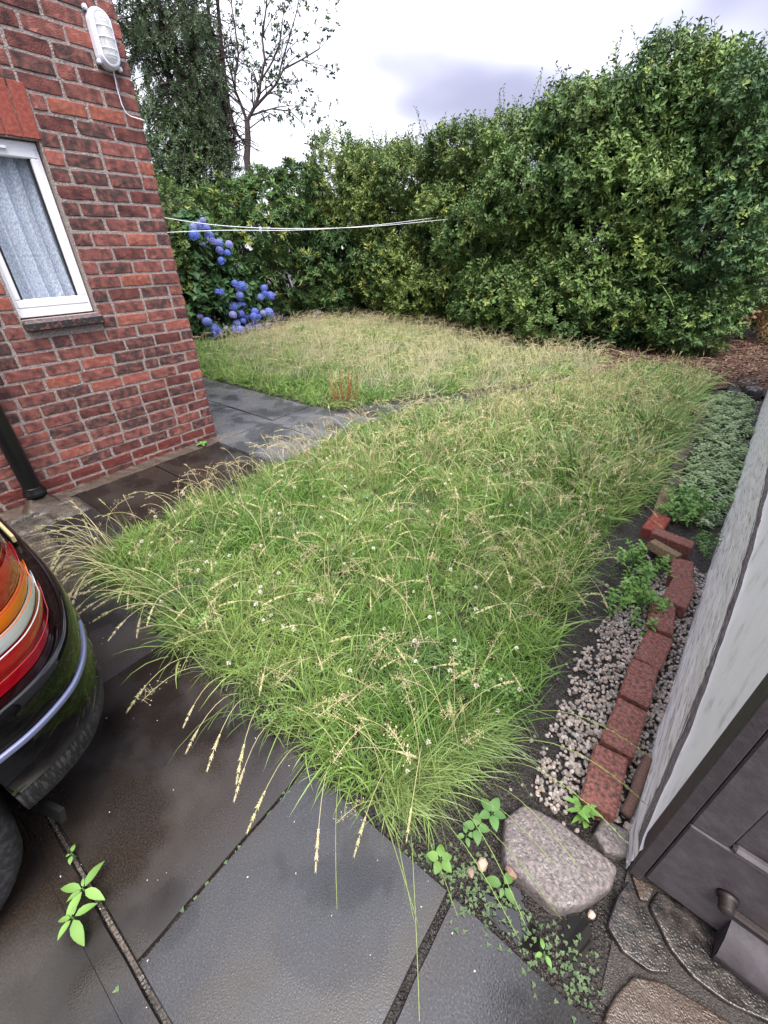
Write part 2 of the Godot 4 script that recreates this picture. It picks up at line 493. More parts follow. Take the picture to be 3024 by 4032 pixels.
# ---------------------------------------------------------------- ground and paving
func ground_and_paving() -> void:
	var g := MB.new()
	g.grid(func(u: float, v: float): return Vector3(lerpf(-150, 150, u), -0.06, lerpf(-150, 150, v)), 12, 12, Vector3.UP)
	struct("ground", g.mesh(), M.soil)
	# lawn earth and beds: one bumpy sheet
	var s := MB.new()
	s.grid(func(u: float, v: float):
		var x := lerpf(0.42, 12.0, u)
		var z := lerpf(-13.0, 1.6, v)
		var y := 0.012 * N1.get_noise_2d(x * 3.0, z * 3.0) + 0.004 * N2.get_noise_2d(x * 14.0, z * 14.0) - 0.012
		if x < 3.25 and z < -2.55:
			y = -0.055
		return Vector3(x, y, z), 240, 300, Vector3.UP)
	struct("garden_soil", s.mesh(), M.soil)
	# mulch below the hedge
	var mu := MB.new()
	mu.grid(func(u: float, v: float):
		var z := lerpf(-3.4, 1.9, v)
		var x0 := 6.45 + 0.25 * N1.get_noise_2d(z * 2.0, 7.0) + 0.5 * smoothstep(-1.6, -3.4, z)
		var x := lerpf(x0, 12.5, u)
		return Vector3(x, 0.012 + 0.03 * N2.get_noise_2d(x * 4.0, z * 4.0) * minf(1.0, u * 8.0), z), 60, 50, Vector3.UP)
	struct("mulch_bed", mu.mesh(), M.mulch)
	var far := MB.new()
	far.grid(func(u: float, v: float): return Vector3(lerpf(9.9, 16.0, u), 0.05 + 0.05 * N1.get_noise_2d(u * 3, v * 3), lerpf(0.0, 3.0, v)), 12, 12, Vector3.UP)
	struct("far_path", far.mesh(), M.edging_stone)

	var pav := Node3D.new()
	pav.name = "paving"
	pav.set_meta("kind", "structure")
	add_child(pav)
	# x0, x1, z0, z1, material, sink
	var S := [
		[-0.1565, 0.428, -0.6665, -0.122, "slab_grey", 0.0],
		[-0.1565, 0.428, -1.570, -0.6725, "slab_brown", 0.0],
		[-0.1565, 0.428, -2.292, -1.576, "slab_grey", -0.003],
		[-0.1565, 0.428, -3.080, -2.299, "slab_rough", -0.006],
		[-0.1565, 0.428, -0.104, 0.500, "slab_wet", -0.004],
		[-0.1565, 0.428, 0.514, 1.40, "slab_brown", 0.0],
		[-0.1700, -0.1590, -1.60, 0.10, "slab_rough", -0.007],
		[-0.1700, -0.1590, 0.11, 1.40, "slab_rough", -0.007],
		[-0.1700, -0.1590, -3.08, -1.61, "slab_rough", -0.007],
		[-1.115, -0.1730, -1.30, -0.40, "slab_brown", -0.002],
		[-1.115, -0.1730, -0.388, 0.51, "slab_brown", -0.004],
		[-1.115, -0.1730, 0.522, 1.40, "slab_grey", 0.0],
		[-1.115, -0.1730, -2.20, -1.312, "slab_brown", 0.0],
		[-1.115, -0.1730, -3.08, -2.212, "slab_grey", 0.0],
		[0.437, 0.728, -3.085, -2.495, "slab_grey", 0.0],
		[0.742, 1.325, -3.400, -2.560, "slab_brown", -0.004],
		[1.338, 1.925, -3.395, -2.560, "slab_brown", 0.0],
		[1.940, 2.530, -3.400, -2.580, "slab_path", 0.0],
		[2.548, 3.190, -3.430, -2.560, "slab_path", -0.004],
		[1.990, 2.595, -4.190, -3.420, "slab_path", -0.005],
		[2.612, 3.150, -4.210, -3.446, "slab_path", 0.0],
		[1.990, 2.595, -5.080, -4.205, "slab_path", 0.0],
		[2.612, 3.150, -5.080, -4.225, "slab_path", -0.003],
		[1.990, 2.595, -5.990, -5.095, "slab_path", 0.0],
		[2.612, 3.150, -5.990, -5.095, "slab_path", 0.0],
		[1.990, 2.595, -6.900, -6.005, "slab_path", 0.0],
		[2.612, 3.150, -6.900, -6.005, "slab_path", 0.0],
		[3.205, 3.760, -2.985, -2.50, "slab_path", -0.012],
		[3.79, 4.38, -2.70, -2.16, "slab_grey", -0.018],
	]
	for x in range(-4, -1):
		for z in range(-3, 2):
			S.append([x * 0.912 - 0.206 + 0.912, x * 0.912 - 0.206 + 1.806, z * 0.9 - 0.38, z * 0.9 + 0.508, "slab_brown", 0.0])
	for q in S:
		part("slab", slab_mesh(q[1] - q[0], q[3] - q[2]), M[q[4]], pav, Transform3D(Basis(Vector3(0, 1, 0), R(-0.004, 0.004)).rotated(Vector3(1, 0, 0), R(-0.004, 0.004)), Vector3((q[0] + q[1]) / 2, q[5], (q[2] + q[3]) / 2)))
	var jd := MB.new()
	for q in [[-4.2, 0.433, -3.40, 1.45], [0.433, 3.185, -7.0, -2.57]]:
		var x0: float = q[0]
		var x1: float = q[1]
		var z0: float = q[2]
		var z1: float = q[3]
		jd.grid(func(u: float, v: float): return Vector3(lerpf(x0, x1, u), -0.013 + 0.004 * N2.get_noise_2d(u * 60.0, v * 60.0), lerpf(z0, z1, v)), 60, 60, Vector3.UP)
	part("joint_dirt", jd.mesh(), M.soil, pav)
	# rough stone strip along the house foot, mortar fillet at the wall
	var fil := MB.new()
	fil.grid(func(u: float, v: float):
		var x := lerpf(0.30, 1.998, u)
		var d := lerpf(0.0, 0.075, v)
		return Vector3(x, 0.028 * (1.0 - v) + 0.010 * N2.get_noise_2d(x * 14.0, v * 2.0) * (1.0 - v) - 0.004 * v, -3.462 + d * (1.0 + 0.35 * N1.get_noise_1d(x * 7.0))), 90, 5, Vector3.UP)
	part("mortar_fillet", fil.mesh(), M.crazy_pale, pav)
	for q in [[0.30, 0.52, -3.28, -3.095], [0.53, 0.73, -3.29, -3.098], [-0.2, 0.285, -3.27, -3.09], [0.30, 0.73, -3.385, -3.295]]:
		var b := MB.new()
		var x0: float = q[0]
		var x1: float = q[1]
		var z0: float = q[2]
		var z1: float = q[3]
		b.grid(func(u: float, v: float):
			var e := minf(minf(u, 1 - u) * 8.0, minf(v, 1 - v) * 6.0)
			return Vector3(lerpf(x0, x1, u), -0.03 + 0.042 * minf(1.0, e + 0.3) + 0.010 * N2.get_noise_2d(lerpf(x0, x1, u) * 12.0, lerpf(z0, z1, v) * 12.0), lerpf(z0, z1, v)), 20, 12, Vector3.UP)
		part("stone_sett", b.mesh(), M.slab_rough, pav)

func slab_mesh(w: float, d: float) -> ArrayMesh:
	# a flagstone with worn, slightly wavy edges
	var b := MB.new()
	var o := []
	var n := 9
	for e in 4:
		for i in n:
			var t := float(i) / n
			var p: Vector2 = [Vector2(lerpf(-1, 1, t), -1), Vector2(1, lerpf(-1, 1, t)), Vector2(lerpf(1, -1, t), 1), Vector2(-1, lerpf(1, -1, t))][e]
			var q := Vector2(p.x * w / 2, p.y * d / 2)
			if i == 0:
				q *= 0.997
			o.append(q + Vector2(R(-0.0016, 0.0016), R(-0.0016, 0.0016)))
	var c := Vector3(0, -0.03, 0)
	var m := o.size()
	for i in m:
		var a: Vector2 = o[i]
		var e: Vector2 = o[(i + 1) % m]
		var ai := a - a.normalized() * 0.003
		var ei := e - e.normalized() * 0.003
		b.ftri(Vector3(0, 0, 0), Vector3(ai.x, 0, ai.y), Vector3(ei.x, 0, ei.y), Vector3(0, -1, 0))
		b.fquad(Vector3(ai.x, 0, ai.y), Vector3(ei.x, 0, ei.y), Vector3(e.x, -0.006, e.y), Vector3(a.x, -0.006, a.y), c)
		b.fquad(Vector3(a.x, -0.006, a.y), Vector3(e.x, -0.006, e.y), Vector3(e.x, -0.045, e.y), Vector3(a.x, -0.045, a.y), c)
	return b.mesh()

# ---------------------------------------------------------------- house
func brick_mesh(r: RandomNumberGenerator) -> ArrayMesh:
	# one brick, 1 x 1 x 1 in x and y, 0.1 deep; ragged face outline
	var b := MB.new()
	var o := []
	for e in [[Vector2(-1, -1), Vector2(1, -1), 4], [Vector2(1, -1), Vector2(1, 1), 2], [Vector2(1, 1), Vector2(-1, 1), 4], [Vector2(-1, 1), Vector2(-1, -1), 2]]:
		for i in e[2]:
			var q: Vector2 = e[0].lerp(e[1], float(i) / e[2])
			if i == 0:
				q *= r.randf_range(0.955, 0.985)
			o.append(q * 0.5 + Vector2(r.randf_range(-0.011, 0.011), r.randf_range(-0.035, 0.03)))
	var m := o.size()
	var c := Vector3(0, 0, -0.05)
	var zf := []
	for i in m:
		zf.append(r.randf_range(-0.0025, 0.001))
	var zc := r.randf_range(-0.001, 0.0015)
	for i in m:
		var j := (i + 1) % m
		var a: Vector2 = o[i]
		var e: Vector2 = o[j]
		var ai := a * Vector2(0.965, 0.90)
		var ei := e * Vector2(0.965, 0.90)
		b.ftri(Vector3(0, 0, zc), Vector3(ai.x, ai.y, zf[i]), Vector3(ei.x, ei.y, zf[j]), c)
		b.fquad(Vector3(ai.x, ai.y, zf[i]), Vector3(ei.x, ei.y, zf[j]), Vector3(e.x, e.y, -0.005), Vector3(a.x, a.y, -0.005), c)
		b.fquad(Vector3(a.x, a.y, -0.005), Vector3(e.x, e.y, -0.005), Vector3(e.x, e.y, -0.1), Vector3(a.x, a.y, -0.1), c)
	return b.mesh()

func house() -> void:
	var r := RandomNumberGenerator.new()
	r.seed = 31
	var h := thing("brick_house", "red brick house with grey mortar joints beside the parked car", "house", Vector3(1.975, 0, -3.46))
	var O := h.position
	# wall core (mortar) round the window opening
	var wall := Node3D.new()
	wall.name = "wall"
	h.add_child(wall)
	var core := MB.new()
	var X0 := -5.0
	var zf := -3.4655
	for q in [[X0, 0.885, -0.1, 5.2], [1.325, 1.966, -0.1, 5.2], [0.885, 1.325, -0.1, 1.135], [0.885, 1.325, 2.025, 5.2]]:
		core.cbox(Vector3(q[1] - q[0], q[3] - q[2], 0.24), Vector3((q[0] + q[1]) / 2, (q[2] + q[3]) / 2, zf - 0.12) - O, 0.0005)
	core.cbox(Vector3(0.24, 5.3, 6.0), Vector3(1.846, 2.55, -3.709 - 3.0) - O, 0.0005)
	core.cbox(Vector3(6.7, 5.3, 0.24), Vector3(-1.5, 2.55, -9.6) - O, 0.0005)
	core.cbox(Vector3(0.24, 5.3, 5.9), Vector3(X0 + 0.12, 2.55, -6.6) - O, 0.0005)
	part("mortar", core.mesh(), M.mortar, wall)
	var room := MB.new()
	room.cbox(Vector3(1.5, 0.02, 1.2), Vector3(0.9, 0.9, -4.4) - O, 0.001)
	room.cbox(Vector3(1.5, 1.8, 0.02), Vector3(0.9, 1.7, -5.0) - O, 0.001)
	room.cbox(Vector3(1.5, 0.02, 1.2), Vector3(0.9, 2.6, -4.4) - O, 0.001)
	room.cbox(Vector3(0.02, 1.8, 1.2), Vector3(0.15, 1.7, -4.4) - O, 0.001)
	part("room_lining", room.mesh(), M.room, h)
	# bricks
	var variants := []
	for i in 12:
		variants.append(brick_mesh(r))
	var names := ["brick_mottled", "brick_sooty", "brick_bright", "brick_brown", "brick_orange"]
	var rest_x := []
	var rest_c := []
	var course := 0.0803
	for row in 66:
		var y0 := row * course + 0.006 - 0.012
		var bh := course - 0.0135
		var x := 1.977 + r.randf_range(-0.003, 0.002)
		var first := true
		while x > -2.6:
			var L := 0.2065 + r.randf_range(-0.007, 0.006)
			if first and row % 2 == 1:
				L = 0.101
			elif r.randf() < 0.06:
				L = 0.101
			first = false
			var a := x - L
			var e := x
			x = a - 0.0130 - r.randf_range(-0.003, 0.004)
			var yc := y0 + bh / 2 + r.randf_range(-0.0015, 0.0015)
			var spans := [[a, e]]
			if y0 + bh > 1.085 and y0 < 2.03:
				spans = [[a, minf(e, 0.872)], [maxf(a, 1.332), e]]
			elif y0 + bh * 0.5 >= 2.03 and y0 + bh * 0.5 < 2.275:
				spans = [[a, minf(e, 0.845)], [maxf(a, 1.352), e]]
			for sp in spans:
				var w: float = sp[1] - sp[0]
				if w < 0.03:
					continue
				var pr := r.randf()
				var nm := "brick_mottled"
				if row == 0 and pr < 0.9:
					nm = "brick_brown"
				elif row <= 1:
					nm = "brick_engineering"
				elif pr < 0.30:
					nm = "brick_sooty"
				elif pr < 0.46:
					nm = "brick_brown"
				elif pr < 0.58:
					nm = "brick_bright"
				elif pr < 0.635:
					nm = "brick_orange"
				var xc: float = (sp[0] + sp[1]) / 2
				var b := Basis(Vector3(0, 0, 1), r.randf_range(-0.008, 0.008)).scaled(Vector3(1, 1, 1))
				if r.randf() < 0.5:
					b = b * Basis(Vector3(0, 0, 1), PI)
				b = b * Basis.from_scale(Vector3(w, bh, 1.0))
				var xf := Transform3D(b, Vector3(xc, yc, -3.46 + r.randf_range(-0.003, 0.002)) - O)
				var seen := yc < 2.95 and xc > 0.22 + maxf(0.0, yc - 0.4) * 0.42
				if seen:
					part("brick", variants[r.randi() % 12], M[nm], wall, xf)
				else:
					rest_x.append(xf)
					rest_c.append(Color.WHITE)
	var rest := copies("brick_courses", variants[0], M.brick_mottled, rest_x, rest_c, wall)
	rest.set_meta("kind", "stuff")
	# return wall, same bond, seen only from the side
	rest_x = []
	rest_c = []
	for row in 66:
		var z := -3.57 if row % 2 == 0 else -3.69
		while z > -9.5:
			rest_x.append(Transform3D(Basis(Vector3(0, 1, 0), PI / 2) * Basis.from_scale(Vector3(0.2215, course - 0.0115, 1.0)), Vector3(1.976, row * course + 0.035, z - 0.115) - O))
			rest_c.append(Color.WHITE)
			z -= 0.233
	copies("brick_courses", variants[1], M.brick_mottled, rest_x, rest_c, wall).set_meta("kind", "stuff")
	# lintel of upright rubbed bricks
	var lin := Node3D.new()
	lin.name = "lintel"
	h.add_child(lin)
	for i in 6:
		var b := MB.new()
		var w := 0.079
		var xc := 1.341 - w / 2 - i * (w + 0.006)
		b.cbox(Vector3(w, 0.238, 0.11), Vector3.ZERO, 0.003, 0.001, r)
		part("brick", b.mesh(), M.brick_lintel, lin, Transform3D(Basis(Vector3(0, 0, 1), -0.03 + 0.012 * i), Vector3(xc, 2.149, -3.512) - O))
	# roof
	var rf := MB.new()
	rf.cbox(Vector3(7.6, 0.16, 3.6), Vector3(0, 0, 0), 0.01)
	part("roof", rf.mesh(), M.roof_tile, h, Transform3D(Basis(Vector3(1, 0, 0), 0.6), Vector3(-1.5, 6.0, -5.0) - O))
	part("roof", rf.mesh(), M.roof_tile, h, Transform3D(Basis(Vector3(1, 0, 0), -0.6), Vector3(-1.5, 6.0, -8.1) - O))
	# window
	var win := Node3D.new()
	win.name = "window"
	h.add_child(win)
	var WZ := -3.505
	var fr := MB.new()
	var l := 0.892
	var rt := 1.318
	var bt := 1.143
	var tp := 2.019
	fr.cbox(Vector3(rt - l, 0.052, 0.06), Vector3((l + rt) / 2, bt + 0.026, WZ - 0.03) - O, 0.004)
	fr.cbox(Vector3(rt - l, 0.034, 0.06), Vector3((l + rt) / 2, tp - 0.017, WZ - 0.03) - O, 0.004)
	fr.cbox(Vector3(0.022, tp - bt - 0.086, 0.058), Vector3(rt - 0.011, (tp + bt) / 2 + 0.009, WZ - 0.03) - O, 0.003)
	fr.cbox(Vector3(0.022, tp - bt - 0.086, 0.058), Vector3(l + 0.011, (tp + bt) / 2 + 0.009, WZ - 0.03) - O, 0.003)
	part("frame", fr.mesh(), M.white_plastic, win)
	var sa := MB.new()
	var SZ := WZ + 0.008
	var sl := l + 0.012
	var sr := rt - 0.014
	sa.cbox(Vector3(sr - sl, 0.046, 0.05), Vector3((sl + sr) / 2, bt + 0.075, SZ - 0.03) - O, 0.006)
	sa.cbox(Vector3(sr - sl, 0.046, 0.05), Vector3((sl + sr) / 2, tp - 0.052, SZ - 0.03) - O, 0.006)
	sa.cbox(Vector3(0.040, tp - bt - 0.173, 0.049), Vector3(sr - 0.020, (tp + bt) / 2 + 0.0115, SZ - 0.03) - O, 0.005)
	sa.cbox(Vector3(0.034, tp - bt - 0.173, 0.049), Vector3(sl + 0.017, (tp + bt) / 2 + 0.0115, SZ - 0.03) - O, 0.005)
	part("sash", sa.mesh(), M.white_plastic, win)
	var vent := MB.new()
	vent.cbox(Vector3(0.20, 0.016, 0.016), Vector3(1.06, tp - 0.038, WZ + 0.014) - O, 0.004)
	part("trickle_vent", vent.mesh(), M.white_plastic, win)
	var gasket := MB.new()
	for q in [[1.25, 1.256, 1.24, 1.944], [0.936, 0.942, 1.24, 1.944]]:
		gasket.cbox(Vector3(q[1] - q[0] + 0.008, q[3] - q[2], 0.01), Vector3((q[0] + q[1]) / 2 + 0.008, (q[2] + q[3]) / 2, WZ - 0.022) - O, 0.001)
	part("gasket", gasket.mesh(), M.car_black, win)
	var pane := MB.new()
	pane.fquad(Vector3(0.93, 1.235, WZ - 0.028) - O, Vector3(1.27, 1.235, WZ - 0.028) - O, Vector3(1.27, 1.95, WZ - 0.028) - O, Vector3(0.93, 1.95, WZ - 0.028) - O, Vector3(1.1, 1.5, -5) - O)
	part("pane", pane.mesh(), M.window_glass, win)
	var sill := MB.new()
	sill.cbox(Vector3(0.452, 0.056, 0.135), Vector3.ZERO, 0.008, 0.002, r)
	part("sill", sill.mesh(), M.sill_tile, win, Transform3D(Basis(Vector3(1, 0, 0), 0.10), Vector3(1.108, 1.104, -3.485) - O))
	# net curtain: hangs behind the pane
	var cu := MB.new()
	cu.grid(func(u: float, v: float):
		var x := lerpf(0.80, 1.40, u)
		var f := sin(u * 50.0 + 1.5 * sin(v * 3.0) + 2.0 * N1.get_noise_1d(u * 6.0)) * (0.014 + 0.010 * v)
		return Vector3(x, lerpf(2.06, 1.16, v), f), 150, 16, Vector3(0, 0, 1))
	single("net_curtain", cu.mesh(), M.lace, "pale blue white lace net curtain hanging behind the window pane", "curtain", Vector3(0, 0, -3.60))
	# downpipe with its foot
	var dp := thing("downpipe", "black cast iron downpipe standing against the brick wall", "downpipe", Vector3(0.53, 0, -3.385))
	var pb := MB.new()
	pb.tube([Vector3(0, 0.09, 0), Vector3(0, 1.5, 0), Vector3(0, 3.5, 0), Vector3(0, 5.0, 0)], [0.052], 24)
	part("pipe", pb.mesh(), M.black_paint, dp)
	var pc := MB.new()
	pc.lathe([[0.052, 0.16], [0.056, 0.158], [0.057, 0.13], [0.066, 0.126], [0.067, 0.104], [0.060, 0.098], [0.060, 0.085], [0.0, 0.085]], Vector3.ZERO, Vector3.UP, 24, Vector3.RIGHT)
	part("collar", pc.mesh(), M.black_paint, dp)
	var br := MB.new()
	br.cbox(Vector3(0.17, 0.035, 0.05), Vector3(0, 2.4, -0.045), 0.005)
	part("bracket", br.mesh(), M.black_paint, dp)
	var ft := MB.new()
	ft.grid(func(u: float, v: float):
		var a := u * TAU
		var rr := lerpf(0.155, 0.062, pow(v, 0.7))
		var sq := 1.0 / maxf(absf(cos(a)), absf(sin(a)))
		rr *= lerpf(1.0, minf(sq, 1.18), 0.6)
		var y := lerpf(-0.02, 0.09, v)
		return Vector3(cos(a) * rr * 0.95, y, sin(a) * rr * 0.62 + 0.01) + Vector3(1, 1, 1) * 0.008 * N2.get_noise_2d(cos(a) * 4.0 + v * 5.0, sin(a) * 4.0), 32, 8, Vector3.UP)
	var fm := single("concrete_footing", ft.mesh(), M.crazy_pale, "pinkish rough concrete footing under the black downpipe", "footing", Vector3(0.53, 0, -3.385))
	# bulkhead lamp
	var lp := thing("bulkhead_lamp", "white oval bulkhead lamp with ribbed glass on the brick wall", "lamp", Vector3(1.842, 2.532, -3.46))
	var back := MB.new()
	stadium(back, 0.062, 0.128, 0.0, 0.040, 0.003)
	part("housing", back.mesh(), M.lamp_plastic, lp)
	var bez := MB.new()
	ring(bez, 0.059, 0.125, 0.040, 0.062, 0.020)
	part("bezel", bez.mesh(), M.lamp_plastic, lp)
	var refl := MB.new()
	stadium(refl, 0.041, 0.107, 0.0402, 0.044, 0.002)
	part("reflector", refl.mesh(), M.lamp_inner, lp)
	var gl := MB.new()
	gl.grid(func(u: float, v: float):
		var a := u * TAU + PI / 2
		var p := stad(a, 0.041 * sin(v * PI / 2), 0.107 - 0.041 * (1.0 - sin(v * PI / 2)))
		return Vector3(p.x, p.y, 0.052 + 0.034 * cos(v * PI / 2) + 0.0012 * sin(p.y * 500.0)), 48, 14, Vector3(0, 0, 1))
	part("glass", gl.mesh(), M.lamp_glass, lp)
	for yy in [-0.045, 0.0, 0.045]:
		var rb := MB.new()
		var pts := []
		for i in 9:
			var a := PI * i / 8.0
			pts.append(Vector3(-0.044 * cos(a), yy, 0.054 + 0.036 * sin(a)))
		rb.tube(pts, [0.0022], 6)
		part("rib", rb.mesh(), M.lamp_plastic, lp)
	var bu := MB.new()
	bu.lathe([[0.001, 0.05], [0.012, 0.046], [0.016, 0.03], [0.014, 0.01], [0.009, -0.01], [0.009, -0.05], [0.001, -0.05]], Vector3(0, 0.0, 0.062), Vector3.UP, 12, Vector3.RIGHT)
	part("bulb", bu.mesh(), M.bulb, lp)
	var ear := MB.new()
	for q in [Vector3(-0.058, 0.118, 0.014), Vector3(-0.058, -0.100, 0.02), Vector3(0.056, -0.112, 0.02)]:
		ear.cbox(Vector3(0.022, 0.022, 0.028), q, 0.005)
	part("fixing_lug", ear.mesh(), M.lamp_plastic, lp)
	var wire := MB.new()
	wire.tube([Vector3(1.855, 2.405, -3.44), Vector3(1.857, 2.33, -3.452), Vector3(1.862, 2.26, -3.453), Vector3(1.874, 2.225, -3.453), Vector3(1.90, 2.212, -3.452), Vector3(1.95, 2.208, -3.452), Vector3(1.984, 2.204, -3.45), Vector3(1.988, 2.204, -3.49)], [0.0032], 6)
	single("lamp_cable", wire.mesh(), M.cord, "thin white cable running down from the bulkhead lamp to the house corner", "cable")

func stad(a: float, rw: float, rh: float) -> Vector2:
	# stadium outline: half width rw, half height rh
	var s := maxf(0.0, rh - rw)
	var p := Vector2(cos(a), sin(a)) * rw
	return p + Vector2(0, s if sin(a) >= 0.0 else -s)

func stadium(b: MB, rw: float, rh: float, z0: float, z1: float, ch: float) -> void:
	b.grid(func(u: float, v: float):
		var lv := [[0.0, z0], [0.0, z1 - ch], [ch, z1], [rw * 0.6, z1], [rw * 0.995, z1]]
		var q: Array = lv[roundi(v * 4.0)]
		var p := stad(u * TAU + PI / 2, rw - q[0], rh - q[0])
		return Vector3(p.x, p.y, q[1]), 44, 4, Vector3(0, 0, 1))

func ring(b: MB, rw: float, rh: float, z0: float, z1: float, w: float) -> void:
	b.grid(func(u: float, v: float):
		var lv := [[0.0, z0], [0.001, z0 + 0.008], [0.006, z1 - 0.004], [0.011, z1], [w - 0.003, z1 - 0.002], [w, z1 - 0.008], [w, z0]]
		var q: Array = lv[roundi(v * 6.0)]
		var p := stad(u * TAU + PI / 2, rw - q[0], rh - q[0])
		return Vector3(p.x, p.y, q[1]), 44, 6, Vector3(0, 0, 1))

# ---------------------------------------------------------------- garage
func ledge(x: float) -> float:
	return 0.10 + 0.52 * (1.0 - exp(-maxf(0.0, x - 0.06) / 0.42)) + 0.012 * N1.get_noise_1d(x * 6.0) + 0.02 * floorf(x * 1.7) * 0.3

func garage() -> void:
	var g := thing("garage", "whitewashed garage with peeling plinth and dark grey front", "garage", Vector3(0.768, 0, 0.263))
	g.rotation.y = -0.064
	var L := 5.9
	var core := MB.new()
	core.cbox(Vector3(L - 0.1, 2.4, 2.6), Vector3(L / 2 + 0.06, 1.15, 1.36), 0.005)
	part("core", core.mesh(), M.mortar, g)
	var pl := MB.new()
	pl.grid(func(u: float, v: float):
		var x := lerpf(0.012, L, pow(u, 1.8))
		var y := lerpf(-0.05, ledge(x), v)
		var out := -0.018 + 0.008 * sin(v * PI) * 0.5 - 0.018 * pow(1.0 - v, 2.0)
		out *= smoothstep(-0.02, 0.10, x)
		return Vector3(x, y, out + 0.006 * N2.get_noise_2d(x * 3.0, y * 9.0) + 0.0015 * N1.get_noise_2d(x * 8.0, y * 50.0)), 260, 26, Vector3(0, 0, -1))
	part("plinth", pl.mesh(), M.plinth_render, g)
	var lg := MB.new()
	lg.grid(func(u: float, v: float):
		var x := lerpf(0.012, L, pow(u, 1.8))
		return Vector3(x, ledge(x) + 0.002 - 0.012 * (1.0 - v) + 0.006 * N1.get_noise_1d(x * 17.0), lerpf(-0.018, 0.004, v) * smoothstep(-0.02, 0.10, x)), 200, 2, Vector3.UP)
	part("ledge", lg.mesh(), M.grey_wood, g)
	var up := MB.new()
	up.grid(func(u: float, v: float):
		var x := lerpf(0.012, L, pow(u, 1.6))
		var y0 := ledge(x) + 0.006 + 0.012 * N1.get_noise_1d(x * 9.0) + 0.006 * N2.get_noise_1d(x * 30.0)
		var y := lerpf(y0, 2.34, pow(v, 1.4))
		return Vector3(x, y, 0.002 + 0.004 * N2.get_noise_2d(x * 3.0, y * 3.0) - 0.006 * exp(-v * 22.0)), 240, 40, Vector3(0, 0, -1))
	part("rendered_wall", up.mesh(), M.white_render, g)
	var end := MB.new()
	end.cbox(Vector3(0.05, 0.9, 0.05), Vector3(L + 0.01, 0.42, 0.02), 0.006)
	part("end_post", end.mesh(), M.blue_plastic, g)
	var post := MB.new()
	post.cbox(Vector3(0.07, 2.3, 0.030), Vector3(0.030, 1.165, 0.013), 0.003)
	part("corner_board", post.mesh(), M.post_paint, g)
	var head := MB.new()
	head.cbox(Vector3(0.07, 0.25, 2.6), Vector3(0.03, 2.22, 1.35), 0.004)
	part("fascia", head.mesh(), M.post_paint, g)
	var roof := MB.new()
	roof.cbox(Vector3(L + 0.2, 0.1, 2.9), Vector3(L / 2, 2.42, 1.36), 0.01)
	part("roof", roof.mesh(), M.roof_tile, g)
	var door := Node3D.new()
	door.name = "door"
	g.add_child(door)
	var lr := MB.new()
	lr.cbox(Vector3(0.05, 0.325, 2.4), Vector3(0.032, 0.188, 1.235), 0.004)
	part("bottom_rail", lr.mesh(), M.door_paint, door)
	var st := MB.new()
	st.cbox(Vector3(0.049, 1.70, 0.075), Vector3(0.032, 1.204, 0.072), 0.004)
	part("stile", st.mesh(), M.door_paint, door)
	var pn := MB.new()
	pn.cbox(Vector3(0.03, 1.70, 2.2), Vector3(0.040, 1.20, 1.215), 0.003)
	part("panel", pn.mesh(), M.door_paint, door)
	var mo := MB.new()
	mo.cbox(Vector3(0.022, 0.022, 2.3), Vector3(0.012, 0.362, 1.262), 0.007)
	part("moulding", mo.mesh(), M.door_paint, door)
	var wb := MB.new()
	wb.grid(func(u: float, v: float):
		var z := lerpf(0.20, 2.3, u)
		var q: Array = [[0.008, 0.115], [-0.010, 0.100], [-0.030, 0.082], [-0.052, 0.046], [-0.055, 0.022], [0.006, 0.020]][roundi(v * 5.0)]
		return Vector3(q[0], q[1], z), 6, 5, Vector3(-1, 0.4, 0))
	wb.fquad(Vector3(0.008, 0.115, 0.20), Vector3(-0.030, 0.082, 0.20), Vector3(-0.055, 0.022, 0.20), Vector3(0.006, 0.020, 0.20), Vector3(0, 0.06, 1))
	part("weatherboard", wb.mesh(), M.door_paint, door)
	var bo := Node3D.new()
	bo.name = "bolt"
	g.add_child(bo)
	var kn := MB.new()
	kn.lathe([[0.0, 0.040], [0.009, 0.040], [0.010, 0.037], [0.014, 0.036], [0.016, 0.033], [0.016, 0.010], [0.021, 0.008], [0.022, 0.0], [0.0, 0.0]], Vector3(0.006, 0.190, 0.165), Vector3(-1, 0, 0), 20, Vector3.UP)
	part("socket", kn.mesh(), M.rusty_iron, bo)
	var rod := MB.new()
	rod.cbox(Vector3(0.018, 0.020, 0.46), Vector3(-0.020, 0.188, 0.405), 0.004)
	part("rod", rod.mesh(), M.rusty_iron, bo)
	var plate := MB.new()
	plate.cbox(Vector3(0.008, 0.05, 0.30), Vector3(0.004, 0.222, 0.42), 0.003)
	part("back_plate", plate.mesh(), M.red_paint, bo)

